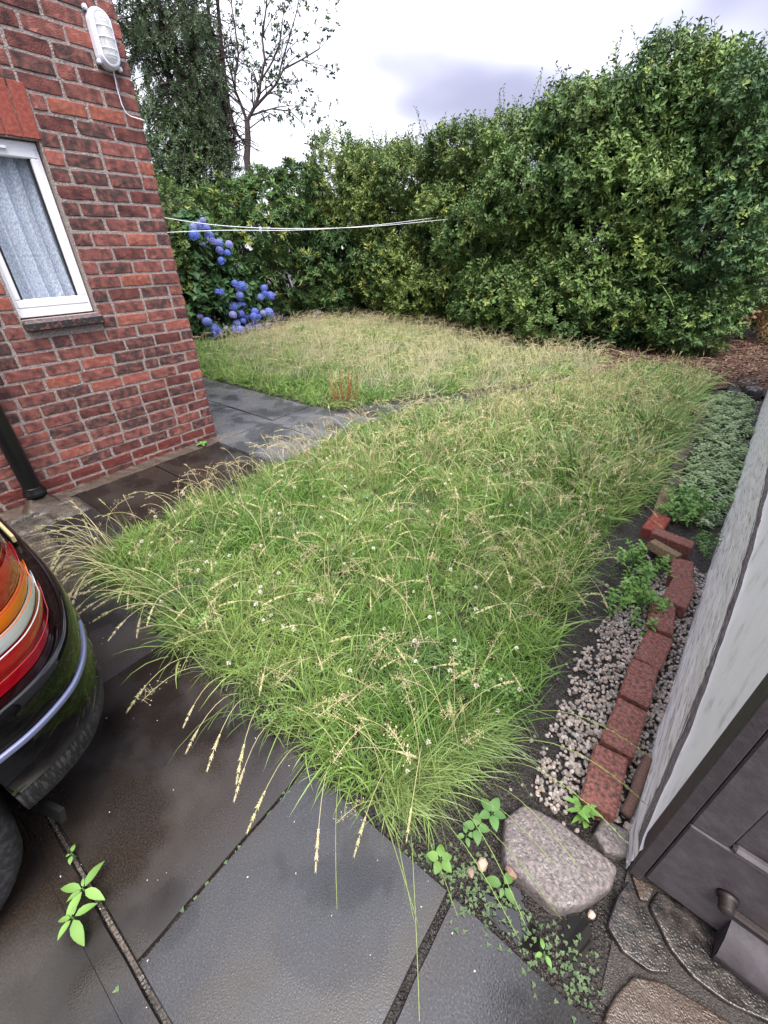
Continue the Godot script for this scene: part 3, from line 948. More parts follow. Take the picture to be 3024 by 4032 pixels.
# ---------------------------------------------------------------- stones, edging, gravel
func stone_mesh(outline: Array, h: float, rough: float, seed_: float, round_ := 0.75) -> ArrayMesh:
	var b := MB.new()
	var c := Vector2.ZERO
	for p in outline:
		c += p
	c /= outline.size()
	var o := []
	var n := 48
	var m := outline.size()
	for i in n:
		var t := float(i) / n * m
		var j := int(t)
		var p: Vector2 = outline[(j - 1 + m) % m]
		var q: Vector2 = outline[j % m]
		var s: Vector2 = outline[(j + 1) % m]
		var w: Vector2 = outline[(j + 2) % m]
		o.append(q.cubic_interpolate(s, p, w, t - j).lerp(q.lerp(s, t - j), 0.88) - c)
	var rings := [0.0, 0.3, 0.6, round_, lerpf(round_, 1.0, 0.55), lerpf(round_, 1.0, 0.85), 1.0, 1.0]
	var lev := [1.0, 1.0, 0.98, 0.96, 0.90, 0.74, 0.40, -0.6]
	b.grid(func(u: float, v: float):
		var i := roundi(u * n) % n
		var r := roundi(v * 7.0)
		var q: Vector2 = o[i] * rings[r] + c
		var y: float = h * lev[r] + rough * N2.get_noise_3d(q.x * 7.0, seed_, q.y * 7.0) + rough * 0.5 * N1.get_noise_3d(q.x * 26.0, seed_, q.y * 26.0)
		if r == 7:
			y = -0.04
		return Vector3(q.x, y, q.y), n, 7, Vector3.UP)
	return b.mesh()

func V(a: Array) -> Array:
	var o := []
	for i in range(0, a.size(), 2):
		o.append(Vector2(a[i], a[i + 1]))
	return o

func pebble_mesh(r: RandomNumberGenerator) -> ArrayMesh:
	var b := MB.new()
	var dirs := []
	for s in [-1.0, 1.0]:
		for q in [0.0, 1.618]:
			pass
	var f := []
	for i in 14:
		f.append(r.randf_range(0.72, 1.12))
	b.grid(func(u: float, v: float):
		var a := u * TAU
		var t := v * PI
		var d := Vector3(sin(t) * cos(a), cos(t), sin(t) * sin(a))
		var s := 1.0
		for i in 5:
			var pn := Vector3(sin(f[i] * 40.0), cos(f[i] * 77.0), sin(f[i] * 123.0 + 1.0)).normalized()
			var dd := d.dot(pn)
			if dd > 0.0:
				s = minf(s, 0.74 / maxf(dd, 0.01))
		return d * s * Vector3(1.0, 0.75, 0.85), 7, 5, Vector3(0, 0, 0.001))
	# facets: unshare
	var e := MB.new()
	for t in range(0, b.ix.size(), 3):
		e.ftri(b.v[b.ix[t]], b.v[b.ix[t + 1]], b.v[b.ix[t + 2]], Vector3.ZERO)
	return e.mesh()

func edging_and_gravel() -> void:
	single("corner_boulder", stone_mesh(V([0.672, -0.068, 0.745, -0.035, 0.762, 0.06, 0.76, 0.15, 0.752, 0.235, 0.69, 0.232, 0.61, 0.185, 0.556, 0.13, 0.560, 0.045, 0.572, -0.03]), 0.040, 0.008, 3.0, 0.86), M.stone, "large pale grey and pink stone slab at the garage corner", "stone")
	single("flat_stone", stone_mesh(V([0.80, 0.16, 0.86, 0.17, 0.87, 0.245, 0.80, 0.25, 0.77, 0.20]), 0.022, 0.006, 8.0), M.stone, "small grey stone between the brick edging and the large pale stone", "stone")
	var cz := Node3D.new()
	cz.name = "stone_threshold"
	cz.set_meta("kind", "structure")
	add_child(cz)
	var bed := MB.new()
	bed.grid(func(u: float, v: float): return Vector3(lerpf(0.47, 0.80, u), -0.004 + 0.006 * N2.get_noise_2d(u * 9.0, v * 9.0), lerpf(0.262, 1.5, v)), 20, 40, Vector3.UP)
	part("mortar_bed", bed.mesh(), mat("wet_mortar", {"t": T.stone, "c": k(112, 108, 104), "s": 5.0, "r": 0.7, "rt": T.wet2, "b": T.fine, "bs": 0.3}), cz)
	part("flagstone", stone_mesh(V([0.745, 0.268, 0.69, 0.25, 0.612, 0.243, 0.586, 0.285, 0.588, 0.345, 0.615, 0.385, 0.655, 0.37, 0.685, 0.345, 0.705, 0.315]), 0.012, 0.003, 11.0, 0.93), M.crazy_stone, cz)
	part("flagstone", stone_mesh(V([0.768, 0.335, 0.722, 0.322, 0.664, 0.375, 0.64, 0.43, 0.64, 0.50, 0.67, 0.60, 0.72, 0.72, 0.79, 0.72, 0.80, 0.5]), 0.012, 0.003, 14.0, 0.93), M.crazy_stone, cz)
	part("flagstone", stone_mesh(V([0.44, 0.275, 0.50, 0.288, 0.556, 0.315, 0.588, 0.375, 0.60, 0.44, 0.61, 0.52, 0.55, 0.56, 0.45, 0.50]), 0.012, 0.003, 17.0, 0.93), M.crazy_pale, cz)
	part("flagstone", stone_mesh(V([0.46, 0.58, 0.56, 0.575, 0.63, 0.54, 0.66, 0.66, 0.64, 0.80, 0.50, 0.82, 0.44, 0.70]), 0.012, 0.003, 21.0, 0.93), M.crazy_stone, cz)
	part("flagstone", stone_mesh(V([0.765, 0.272, 0.772, 0.325, 0.73, 0.318, 0.72, 0.30]), 0.012, 0.003, 25.0, 0.93), M.crazy_pale, cz)
	for q in [[0.475, 0.045, 0.030, 0.085], [0.545, 0.185, 0.050, 0.034], [0.525, 0.02, 0.022, 0.040]]:
		var b := MB.new()
		var o := []
		for i in 48:
			var a := TAU * i / 48
			var rr := 1.0 + 0.55 * N2.get_noise_2d(cos(a) * 1.6 + q[0] * 9.0, sin(a) * 1.6 + q[1] * 9.0)
			o.append(Vector3(q[0] + cos(a) * q[2] * rr, -0.0065, q[1] + sin(a) * q[3] * rr))
		for i in 48:
			b.ftri(Vector3(q[0], -0.0065, q[1]), o[i], o[(i + 1) % 48], Vector3(q[0], -1, q[1]))
		struct("puddle", b.mesh(), M.water)
	# loose edging bricks in a row beside the gravel
	var r := RandomNumberGenerator.new()
	r.seed = 88
	var shapes := []
	for i in 4:
		var b := MB.new()
		b.cbox(Vector3(0.208, 0.075, 0.100), Vector3.ZERO, 0.006, 0.0025, r)
		shapes.append(b.mesh())
	var spots := [[0.958, 0.146, 0.03], [1.178, 0.158, -0.05], [1.400, 0.164, -0.02], [1.622, 0.182, -0.10], [1.838, 0.178, 0.06], [2.055, 0.222, -0.09], [2.275, 0.212, 0.05]]
	var names := ["nearest the garage corner stone, worn red edging brick", "second worn red edging brick from the corner stone", "third worn red edging brick from the corner stone", "blackened red edging brick, fourth from the corner stone", "red edging brick just in front of the leafy weed", "red edging brick behind the leafy weed, orange side showing", "red edging brick half under weeds next to the brick on edge"]
	for i in spots.size():
		var q = spots[i]
		var o := single("edging_brick", shapes[i % 4], M.edging_brick, names[i], "brick", Vector3(q[0], 0.024 + 0.007 * (i % 3), q[1]), "loose red bricks edging the gravel bed")
		o.rotation = Vector3(r.randf_range(-0.07, 0.05), q[2], r.randf_range(-0.05, 0.05))
	var on := single("edging_brick", shapes[0], M.edging_brick, "dark topped red brick standing on its edge across the bed", "brick", Vector3(2.50, 0.055, 0.13), "loose red bricks edging the gravel bed")
	on.rotation = Vector3(PI / 2 * 0.98, PI / 2 - 0.16, 0)
	var ye := single("edging_brick", shapes[2], M.edging_pale, "pale yellow brick lying tilted against the brick on edge", "brick", Vector3(2.41, 0.05, 0.11))
	ye.rotation = Vector3(0.25, PI / 2 - 0.28, 0.1)
	ye.scale = Vector3(0.75, 0.7, 0.8)
	var pk := single("edging_brick", shapes[1], M.edging_clean, "clean pinkish red brick at the start of the pale edging", "brick", Vector3(2.70, 0.02, 0.035), "loose red bricks edging the gravel bed")
	pk.rotation = Vector3(-0.04, -0.12, 0.05)
	var eb := MB.new()
	eb.cbox(Vector3(0.46, 0.07, 0.085), Vector3.ZERO, 0.008, 0.004, r)
	var ebm := eb.mesh()
	var ename := ["pale yellowish edging stone after the pinkish brick", "second pale edging stone along the leafy bed", "third edging stone along the leafy bed", "fourth edging stone along the leafy bed, half overgrown", "fifth edging stone along the leafy bed, half overgrown", "last edging stone along the leafy bed near the far slabs"]
	for i in 6:
		var o := single("edging_stone", ebm, M.edging_pale if i < 1 else M.edging_stone, ename[i], "edging stone", Vector3(3.07 + i * 0.485, 0.008, 0.03 + i * 0.006), "edging stones along the leafy bed")
		o.rotation = Vector3(r.randf_range(-0.06, 0.06), r.randf_range(-0.06, 0.04), r.randf_range(-0.02, 0.02))
	# gravel
	var gv := thing("gravel", "pale pinkish gravel round the loose edging bricks", "gravel", Vector3.ZERO, "", "stuff")
	var peb := []
	for i in 5:
		peb.append(pebble_mesh(r))
	var xs := [[], [], [], [], []]
	var cs := [[], [], [], [], []]
	var poly := PackedVector2Array(V([0.80, -0.035, 1.00, -0.055, 1.28, -0.05, 1.50, -0.06, 1.72, -0.03, 1.95, 0.03, 2.20, 0.12, 2.42, 0.20, 2.40, 0.345, 1.7, 0.31, 1.2, 0.275, 0.86, 0.25, 0.86, 0.16, 0.80, 0.05]))
	var tries := 0
	while tries < 6800:
		tries += 1
		var p := Vector2(r.randf_range(0.76, 2.45), r.randf_range(-0.10, 0.36))
		if not Geometry2D.is_point_in_polygon(p, poly) and r.randf() > 0.04:
			continue
		var edge := N1.get_noise_2d(p.x * 7.0, p.y * 7.0)
		if p.y < 0.0 and edge > 0.12 + r.randf() * 0.2:
			continue
		var s := r.randf_range(0.0048, 0.0100)
		if r.randf() < 0.06:
			s *= 1.4
		var kx := r.randi() % 5
		xs[kx].append(Transform3D(Basis.from_euler(Vector3(r.randf() * TAU, r.randf() * TAU, r.randf() * TAU)).scaled(Vector3.ONE * s), Vector3(p.x, -0.004 + r.randf() * 0.012 + 0.008 * N2.get_noise_2d(p.x * 5, p.y * 5), p.y)))
		var c: Color = [Color(0.42, 0.36, 0.32), Color(0.50, 0.44, 0.40), Color(0.36, 0.33, 0.31), Color(0.46, 0.36, 0.30), Color(0.22, 0.20, 0.19), Color(0.55, 0.50, 0.47)][r.randi() % 6]
		cs[kx].append(c * r.randf_range(0.42, 0.74))
	for i in 5:
		copies("pebbles", peb[i], M.pebble, xs[i], cs[i], gv)
	# single stones lying on the bare soil
	var loose := [[0.535, -0.072, 0.019, "pale pebble on the wet soil beside the paving corner"], [0.575, -0.002, 0.026, "brown angular stone on the soil below the pale boulder"], [0.613, 0.205, 0.012, "small pink pebble in the puddle beside the pale boulder"], [0.50, -0.09, 0.014, "small brown pebble on the soil near the paving corner"]]
	for i in 4:
		var q = loose[i]
		var o := single("loose_pebble", peb[i], mat("loose_%d" % i, {"c": [k(170, 146, 128), k(128, 100, 88), k(190, 160, 144), k(130, 112, 98)][i], "r": 0.75, "b": T.grit, "bs": 0.1, "s": 8.0}), q[3], "pebble", Vector3(q[0], q[2] * 0.4, q[1]))
		o.scale = Vector3.ONE * q[2]
		o.rotation = Vector3(0.2 * i, i * 1.3, 0.1)
	var sk := MB.new()
	sk.tube([Vector3(-0.12, 0.0, 0.0), Vector3(-0.05, 0.003, 0.002), Vector3(0.04, 0.0, -0.001), Vector3(0.11, 0.002, 0.0)], [0.017, 0.016, 0.018, 0.013], 7)
	var stick := single("timber_offcut", sk.mesh(), M.wood, "weathered pinkish timber offcut lying between edging bricks and garage plinth", "timber", Vector3(1.02, 0.03, 0.235))
	stick.rotation = Vector3(0, -0.10, 0.02)
	# far slabs and a lump of stone beyond the leafy bed
	for q in [[6.55, 0.36, 0.5, 0.26, "bluish grey broken slab nearest the end of the leafy bed"], [7.05, 0.42, 0.42, 0.22, "bluish grey broken slab lying in the brown mulch"]]:
		single("broken_slab", stone_mesh(V([q[0] - q[2] / 2, q[1] - q[3] / 2, q[0] + q[2] / 2, q[1] - q[3] / 2.2, q[0] + q[2] / 2.1, q[1] + q[3] / 2, q[0] - q[2] / 2.2, q[1] + q[3] / 2.2]), 0.04, 0.004, q[0], 0.9), M.slab_wet, q[4], "slab")
	single("stone_lump", stone_mesh(V([6.22, 0.40, 6.36, 0.36, 6.46, 0.44, 6.42, 0.54, 6.28, 0.55, 6.18, 0.48]), 0.11, 0.03, 5.0, 0.7), M.crazy_stone, "dark lump of stone at the far end of the leafy bed", "stone")

# ---------------------------------------------------------------- car
var plan := []
var plan_s := []

func car_plan() -> void:
	var raw := V([0.19, -1.88, 0.186, -1.6, 0.168, -1.4, 0.142, -1.275, 0.108, -1.18, 0.062, -1.11, 0.014, -1.07, -0.05, -1.038, -0.11, -1.022, -0.2, -1.014, -0.5, -1.006, -1.2, -1.0, -2.2, -1.0, -3.4, -1.01, -3.9, -1.06, -4.15, -1.2, -4.28, -1.45, -4.32, -1.88])
	for i in raw.size() - 1:
		var a: Vector2 = raw[maxi(i - 1, 0)]
		var b: Vector2 = raw[i]
		var c: Vector2 = raw[i + 1]
		var d: Vector2 = raw[mini(i + 2, raw.size() - 1)]
		var n := 4 if i < 9 else 14
		for j in n:
			plan.append(b.cubic_interpolate(c, a, d, float(j) / n))
	plan.append(raw[-1])
	var s := 0.0
	for i in plan.size():
		if i > 0:
			s += plan[i].distance_to(plan[i - 1])
		plan_s.append(s)

func car_at(s: float, inset: float) -> Vector2:
	var i := 0
	while i < plan.size() - 2 and plan_s[i + 1] < s:
		i += 1
	var t: float = (s - plan_s[i]) / maxf(1e-5, plan_s[i + 1] - plan_s[i])
	var p: Vector2 = plan[i].lerp(plan[i + 1], t)
	var a: Vector2 = plan[maxi(i - 1, 0)]
	var b: Vector2 = plan[mini(i + 2, plan.size() - 1)]
	var d := (b - a).normalized()
	var n := Vector2(-d.y, d.x)
	if n.dot(p - Vector2(-2.0, -1.88)) < 0.0:
		n = -n
	if i == 0:
		n = Vector2(1, 0)
	return p - n * inset

func car_band(b: MB, O: Vector3, s0: float, s1: float, prof: Array, n: int, sides: Array) -> void:
	# prof: [height, inset]
	for side in sides:
		b.grid(func(u: float, v: float):
			var f: float = v * (prof.size() - 1)
			var q = prof[roundi(f)]
			var p := car_at(lerpf(s0, s1, u), q[1])
			if side < 0:
				p.y = -3.76 - p.y
			return Vector3(p.x, q[0], p.y) - O, n, prof.size() - 1, Vector3(0.5, 0.2, 1.0 * side))

func car() -> void:
	car_plan()
	var total: float = plan_s[-1]
	var O := Vector3(-2.0, 0, -1.88)
	var car_ := thing("parked_car", "black car parked with its rear corner and tail lamp towards the lawn", "car", O)
	var arch := func(x: float, h: float) -> float:
		for wx in [-0.49, -3.2]:
			var q: float = 0.335 * 0.335 - (h - 0.29) * (h - 0.29) - (x - wx) * (x - wx)
			if q > 0.0:
				return minf(0.26, q * 40.0)
		return 0.0
	var bodyp := []
	for i in 31:
		var h := 0.20 + 0.46 * i / 30.0
		bodyp.append([h, 0.062 - 0.03 * smoothstep(0.25, 0.5, h)])
	bodyp[0][1] = 0.10
	bodyp.append_array([[0.74, 0.040], [0.82, 0.046], [0.88, 0.060], [0.915, 0.085], [0.935, 0.13], [0.95, 0.22], [0.965, 0.45], [0.975, 0.86]])
	var body := MB.new()
	for side in [1, -1]:
		body.grid(func(u: float, v: float):
			var q = bodyp[roundi(v * (bodyp.size() - 1))]
			var s := lerpf(0.0, total, u)
			var p := car_at(s, q[1] + 0.022 * (1.0 - smoothstep(0.9, 1.3, s)))
			if absf(p.y + 1.0) < 0.3:
				p.y -= arch.call(p.x, q[0])
			p.y = minf(p.y, -1.88) if p.y > -1.0 + 0.5 else p.y
			if p.y < -1.88:
				p.y = -1.88
			if side < 0:
				p.y = -3.76 - p.y
			return Vector3(p.x, q[0], p.y) - O, 460, bodyp.size() - 1, Vector3(0, 0.3, side))
	part("body", body.mesh(), M.car_paint, car_)
	var bp := MB.new()
	car_band(bp, O, 0.0, 1.04, [[0.615, 0.062], [0.618, 0.02], [0.612, 0.008], [0.595, 0.0], [0.56, -0.003], [0.532, -0.002], [0.526, 0.004], [0.497, 0.004], [0.491, -0.002], [0.45, -0.004], [0.41, -0.002], [0.375, 0.004], [0.365, 0.014]], 60, [1, -1])
	part("bumper", bp.mesh(), M.car_paint, car_)
	var va := MB.new()
	car_band(va, O, 0.0, 1.04, [[0.372, 0.010], [0.35, 0.006], [0.31, 0.014], [0.27, 0.036], [0.235, 0.07], [0.215, 0.10], [0.21, 0.16]], 60, [1, -1])
	part("bumper_valance", va.mesh(), M.car_dirt, car_)
	for side in [1, -1]:
		var sp := MB.new()
		car_band(sp, O, 0.555, 1.035, [[0.5215, 0.003], [0.520, -0.004], [0.517, -0.006], [0.507, -0.006], [0.504, -0.004], [0.5025, 0.003]], 40, [side])
		part("bumper_strip", sp.mesh(), M.car_strip, car_)
		# tail lamp: stacked bands, each with a bright lower rim
		var lamp := Node3D.new()
		lamp.name = "tail_lamp"
		car_.add_child(lamp, true)
		var bands := [["red_lens", 0.872, 0.804, "lens_red"], ["amber_lens", 0.800, 0.759, "lens_amber"], ["reversing_lens", 0.755, 0.714, "lens_clear"], ["red_lens", 0.710, 0.662, "lens_red"]]
		var base := MB.new()
		base.grid(func(u: float, v: float):
			var h := lerpf(0.885, 0.618, v)
			var s0 := lamp_edge(h)
			var p := car_at(lerpf(s0, 1.16, u), 0.052 - 0.004 * smoothstep(0.0, 0.06, minf(u, 0.5)))
			if side < 0:
				p.y = -3.76 - p.y
			return Vector3(p.x, h, p.y) - O, 40, 16, Vector3(0.5, 0, side))
		part("housing", base.mesh(), M.lens_red, lamp)
		for q in bands:
			var lens := MB.new()
			lens.grid(func(u: float, v: float):
				var h := lerpf(q[1], q[2], v)
				var s0: float = lamp_edge(h) + 0.035 + 0.06 * pow(v, 2.0)
				var p := car_at(lerpf(s0, 1.14, u), 0.043 - 0.004 * sin(v * PI))
				if side < 0:
					p.y = -3.76 - p.y
				return Vector3(p.x, h, p.y) - O, 36, 6, Vector3(0.5, 0, side))
			part(q[0], lens.mesh(), M[q[3]], lamp)
			var rim := MB.new()
			var pts := []
			for i in 31:
				var h: float = q[2] + 0.0
				var t := i / 30.0
				var s0: float = lamp_edge(h) + 0.035 + 0.06
				var p := car_at(lerpf(s0, 1.14, t), 0.036)
				if side < 0:
					p.y = -3.76 - p.y
				pts.append(Vector3(p.x, h - 0.003, p.y) - O)
			# rim climbs the inner end of the lens
			var inner := []
			for i in 6:
				var t := 1.0 - i / 5.0
				var h: float = lerpf(q[2], q[1], t)
				var p := car_at(lamp_edge(h) + 0.035 + 0.06 * pow(1.0 - t, 2.0), 0.038)
				if side < 0:
					p.y = -3.76 - p.y
				inner.append(Vector3(p.x, h, p.y) - O)
			inner.pop_back()
			rim.tube(inner + pts, [0.0016], 6)
			part("lens_rim", rim.mesh(), M[q[3]], lamp)
	# mud flap behind the wheel
	var fl := MB.new()
	for q in [[0.0, Vector3(1, 0, 0.3)], [-0.014, Vector3(-1, 0, -0.3)]]:
		fl.grid(func(u: float, v: float):
			var x: float = lerpf(-0.235, -0.112, u) + 0.012 * sin(u * PI) + q[0]
			return Vector3(x - 0.012 * v, lerpf(0.178, 0.130, v), lerpf(-1.33, -1.055, u)) - O, 10, 3, q[1])
	fl.grid(func(u: float, v: float):
		var x := lerpf(-0.235, -0.112, u) + 0.012 * sin(u * PI) - 0.014 * v
		return Vector3(x, 0.1785, lerpf(-1.33, -1.055, u)) - O, 10, 1, Vector3.UP)
	fl.fquad(Vector3(-0.112, 0.178, -1.055) - O, Vector3(-0.124, 0.130, -1.055) - O, Vector3(-0.138, 0.130, -1.055) - O, Vector3(-0.126, 0.178, -1.055) - O, Vector3(-0.15, 0.15, -1.2) - O)
	part("mud_flap", fl.mesh(), M.car_black, car_)
	# number plate and boot handle on the rear
	var npb := MB.new()
	npb.cbox(Vector3(0.012, 0.03, 0.22), Vector3(0.160, 0.640, -1.88) - O, 0.003)
	part("number_plate", npb.mesh(), mat("plate_yellow", {"c": k(214, 200, 150), "r": 0.4}), car_)
	var ch := MB.new()
	car_band(ch, O, 0.0, 0.50, [[0.90, 0.062], [0.898, 0.052], [0.880, 0.050], [0.878, 0.062]], 16, [1, -1])
	part("boot_trim", ch.mesh(), M.car_chrome, car_)
	# greenhouse and roof
	var gh := MB.new()
	gh.grid(func(u: float, v: float):
		var a := u * TAU
		var cx := signf(cos(a)) * pow(absf(cos(a)), 0.35)
		var cz := signf(sin(a)) * pow(absf(sin(a)), 0.35)
		var x0 := lerpf(-0.55, -1.25, v)
		var x1 := lerpf(-3.25, -2.45, v)
		return Vector3(lerpf((x0 + x1) / 2, x0, 1.0) if false else (x0 + x1) / 2 + cx * (x0 - x1) / 2, lerpf(0.955, 1.36, v), -1.88 + cz * lerpf(0.76, 0.58, v)) - O, 60, 6, Vector3(0, 0.2, 0.01))
	part("windows", gh.mesh(), M.car_glass, car_)
	var rf := MB.new()
	rf.grid(func(u: float, v: float):
		var a := u * TAU
		var q: Array = [[1.0, 1.345], [1.012, 1.36], [0.97, 1.39], [0.8, 1.42], [0.4, 1.44], [0.001, 1.445]][roundi(v * 5.0)]
		var cx := signf(cos(a)) * pow(absf(cos(a)), 0.35)
		var cz := signf(sin(a)) * pow(absf(sin(a)), 0.35)
		return Vector3(-1.85 + cx * 0.62 * q[0], q[1], -1.88 + cz * 0.59 * q[0]) - O, 60, 5, Vector3.UP)
	part("roof", rf.mesh(), M.car_paint, car_)
	# wheels
	var ty := MB.new()
	ty.lathe([[0.20, -0.095], [0.235, -0.102], [0.27, -0.104], [0.288, -0.092], [0.297, -0.075], [0.299, -0.04], [0.299, 0.04], [0.297, 0.075], [0.288, 0.092], [0.27, 0.104], [0.235, 0.102], [0.20, 0.095]], Vector3.ZERO, Vector3(0, 0, 1), 48, Vector3.UP)
	var tym := ty.mesh()
	var ri := MB.new()
	ri.lathe([[0.205, 0.090], [0.195, 0.082], [0.18, 0.05], [0.12, 0.06], [0.05, 0.075], [0.001, 0.078]], Vector3.ZERO, Vector3(0, 0, 1), 40, Vector3.UP)
	ri.lathe([[0.205, -0.090], [0.001, -0.05]], Vector3.ZERO, Vector3(0, 0, 1), 40, Vector3.UP)
	var rim_ := ri.mesh()
	for x in [-0.49, -3.2]:
		for side in [1, -1]:
			var w := Node3D.new()
			w.name = "wheel"
			car_.add_child(w, true)
			w.position = Vector3(x, 0.299, -1.88 + side * 0.775) - O
			if side < 0:
				w.rotation.y = PI
			part("tyre", tym, M.car_rubber, w)
			part("rim", rim_, M.rim_metal, w)

func lamp_edge(h: float) -> float:
	# where the lamp starts along the rear corner, by height
	if h < 0.70:
		return 0.520 + 0.14 * pow((0.70 - h) / 0.09, 2.0)
	return 0.520 + 0.045 * (h - 0.70) / 0.15
# ---------------------------------------------------------------- grass
func blade(b: MB, base: Vector3, dir: Vector3, length: float, width: float, droop: float, out: Vector3, segs: int, twist: float, kink := -1, kinkd := Vector3.ZERO) -> void:
	# a tapering leaf that starts along dir and bends over towards out; some are snapped half way
	var p := base
	var d := dir.normalized()
	var side := d.cross(out)
	if side.length() < 0.01:
		side = d.cross(Vector3(0.3, 0.1, 1))
	side = side.normalized().rotated(d, twist)
	var step := length / segs
	var last := [b.vert(p - side * width * 0.5), b.vert(p + side * width * 0.5)]
	for i in segs:
		var t := float(i + 1) / segs
		if i == kink:
			d = (d * 0.25 + kinkd).normalized()
		d = (d + (out * 0.8 + Vector3(0, -0.9, 0)) * droop * t / segs * 2.0).normalized()
		p += d * step
		if i == segs - 1:
			var q := b.vert(p)
			b.tri(last[0], last[1], q)
		else:
			var w := width * 0.5 * (1.0 - pow(t, 2.2))
			var nx := [b.vert(p - side * w), b.vert(p + side * w)]
			b.quad(last[0], last[1], nx[1], nx[0])
			last = nx

func tuft_mesh(r: RandomNumberGenerator, n: int, rad: float, lo: float, hi: float, width: float, droop: float, spread: float, toward := Vector3.ZERO, dry := 0.06) -> ArrayMesh:
	var b := MB.new()
	for i in n:
		var a := r.randf() * TAU
		var q := sqrt(r.randf()) * rad
		var out := Vector3(cos(a), 0, sin(a))
		if toward != Vector3.ZERO:
			out = (toward + Vector3(r.randf_range(-1.1, 0.9), 0, r.randf_range(-1.1, 1.1))).normalized()
		var dir := Vector3.UP + out * r.randf_range(0.0, spread) + Vector3(r.randf_range(-0.45, 0.45), 0, r.randf_range(-0.45, 0.45))
		var tone := r.randf_range(0.5, 1.3)
		if r.randf() < 0.16:
			tone = r.randf_range(1.5, 2.1)
		b.col = Color(tone * r.randf_range(0.82, 1.18), tone, tone * r.randf_range(0.7, 1.5))
		if r.randf() < dry:
			b.col = Color(2.3, 1.65, 2.7) * r.randf_range(0.7, 1.1)
		var at := Vector3(cos(a + 0.6) * q, -0.005, sin(a + 0.6) * q)
		var kink := -1
		if r.randf() < 0.22:
			kink = 1 + r.randi() % 2
		blade(b, at, dir, r.randf_range(lo, hi), width * r.randf_range(0.5, 1.4), droop * r.randf_range(0.1, 1.5), out, 4, r.randf_range(-1.2, 1.2), kink, Vector3(r.randf_range(-1, 1), r.randf_range(-0.5, 0.3), r.randf_range(-1, 1)))
	return b.mesh()

func stem_mesh(r: RandomNumberGenerator, length: float, lean: float, head: float, kind: int) -> ArrayMesh:
	# flowering stem: thin stalk bending to +x with a seed head at its end
	var b := MB.new()
	b.col = Color(0.95, 0.98, 0.8)
	var p := Vector3.ZERO
	var d := Vector3(0.08 + lean * 0.25, 1, r.randf_range(-0.1, 0.1)).normalized()
	var pts := [p]
	var n := 9
	for i in n:
		d = (d + Vector3(lean, -lean * 0.75, r.randf_range(-0.03, 0.03)) * (float(i) / n) * 0.42).normalized()
		p += d * length / n
		pts.append(p)
	b.tube(pts, [0.0015, 0.0014, 0.0014, 0.0013, 0.0013, 0.0012, 0.0011, 0.001, 0.001, 0.0008], 3, false)
	b.col = Color(1.25, 1.05, 0.85)
	var a0 := pts[n - 2] as Vector3
	if kind == 0:
		# dense spike
		for i in 16:
			var t := i / 15.0
			var f := n - head * n * (1.0 - t)
			var j := mini(int(f), n - 1)
			var q: Vector3 = pts[j].lerp(pts[j + 1], f - j)
			var ax := (pts[j + 1] - pts[j] as Vector3).normalized()
			var s := ax.cross(Vector3(sin(i * 2.4), cos(i * 1.7), cos(i * 2.4))).normalized()
			var w := 0.0048 * (0.5 + sin(t * PI))
			b.ftri(q, q + ax * 0.013 + s * w, q + ax * 0.003 - s * w * 0.7, q - s - ax * 3.0)
			b.ftri(q, q + ax * 0.014 - s * w, q + ax * 0.003 + s * w * 0.7, q + s - ax * 3.0)
	elif kind == 1:
		# loose airy panicle
		b.col = Color(0.92, 0.80, 0.78)
		for i in 26:
			var f := n - head * 1.6 * n * r.randf()
			var j := clampi(int(f), 0, n - 1)
			var q: Vector3 = pts[j].lerp(pts[j + 1], f - j)
			var s := Vector3(r.randf_range(-1, 1), r.randf_range(-0.2, 1), r.randf_range(-1, 1)).normalized()
			var e := q + s * r.randf_range(0.008, 0.03)
			var w := s.cross(Vector3.UP).normalized() * 0.0007
			b.ftri(q - w, q + w, e, q - Vector3.UP)
			b.ftri(e - w * 3.0, e + w * 3.0, e + s * 0.006, e - Vector3.UP)
	else:
		# rye spike: small spikelets set alternately along the end
		b.col = Color(0.8, 1.05, 0.6)
		for i in 12:
			var t := i / 11.0
			var f := n - head * 1.7 * n * (1.0 - t)
			var j := mini(int(f), n - 1)
			var q: Vector3 = pts[j].lerp(pts[j + 1], f - j)
			var ax := (pts[j + 1] - pts[j] as Vector3).normalized()
			var s := ax.cross(Vector3(0, 0.3, 1)).normalized() * (1.0 if i % 2 == 0 else -1.0)
			b.ftri(q, q + ax * 0.010 + s * 0.004, q + ax * 0.014 + s * 0.001, q - s - ax * 3.0)
	return b.mesh()

func scatter(r: RandomNumberGenerator, poly: PackedVector2Array, per_m2: float) -> Array:
	var lo := Vector2(1e9, 1e9)
	var hi := -lo
	for p in poly:
		lo = lo.min(p)
		hi = hi.max(p)
	var o := []
	for i in int((hi.x - lo.x) * (hi.y - lo.y) * per_m2):
		var p := Vector2(r.randf_range(lo.x, hi.x), r.randf_range(lo.y, hi.y))
		if Geometry2D.is_point_in_polygon(p, poly):
			o.append(p)
	return o

func edge_out(p: Vector2, poly: PackedVector2Array) -> Array:
	# distance to the outline and the outward direction there
	var best := 1e9
	var dir := Vector2.ZERO
	for i in poly.size():
		var q := Geometry2D.get_closest_point_to_segment(p, poly[i], poly[(i + 1) % poly.size()])
		var d := p.distance_to(q)
		if d < best:
			best = d
			dir = (q - p).normalized()
	return [best, dir]

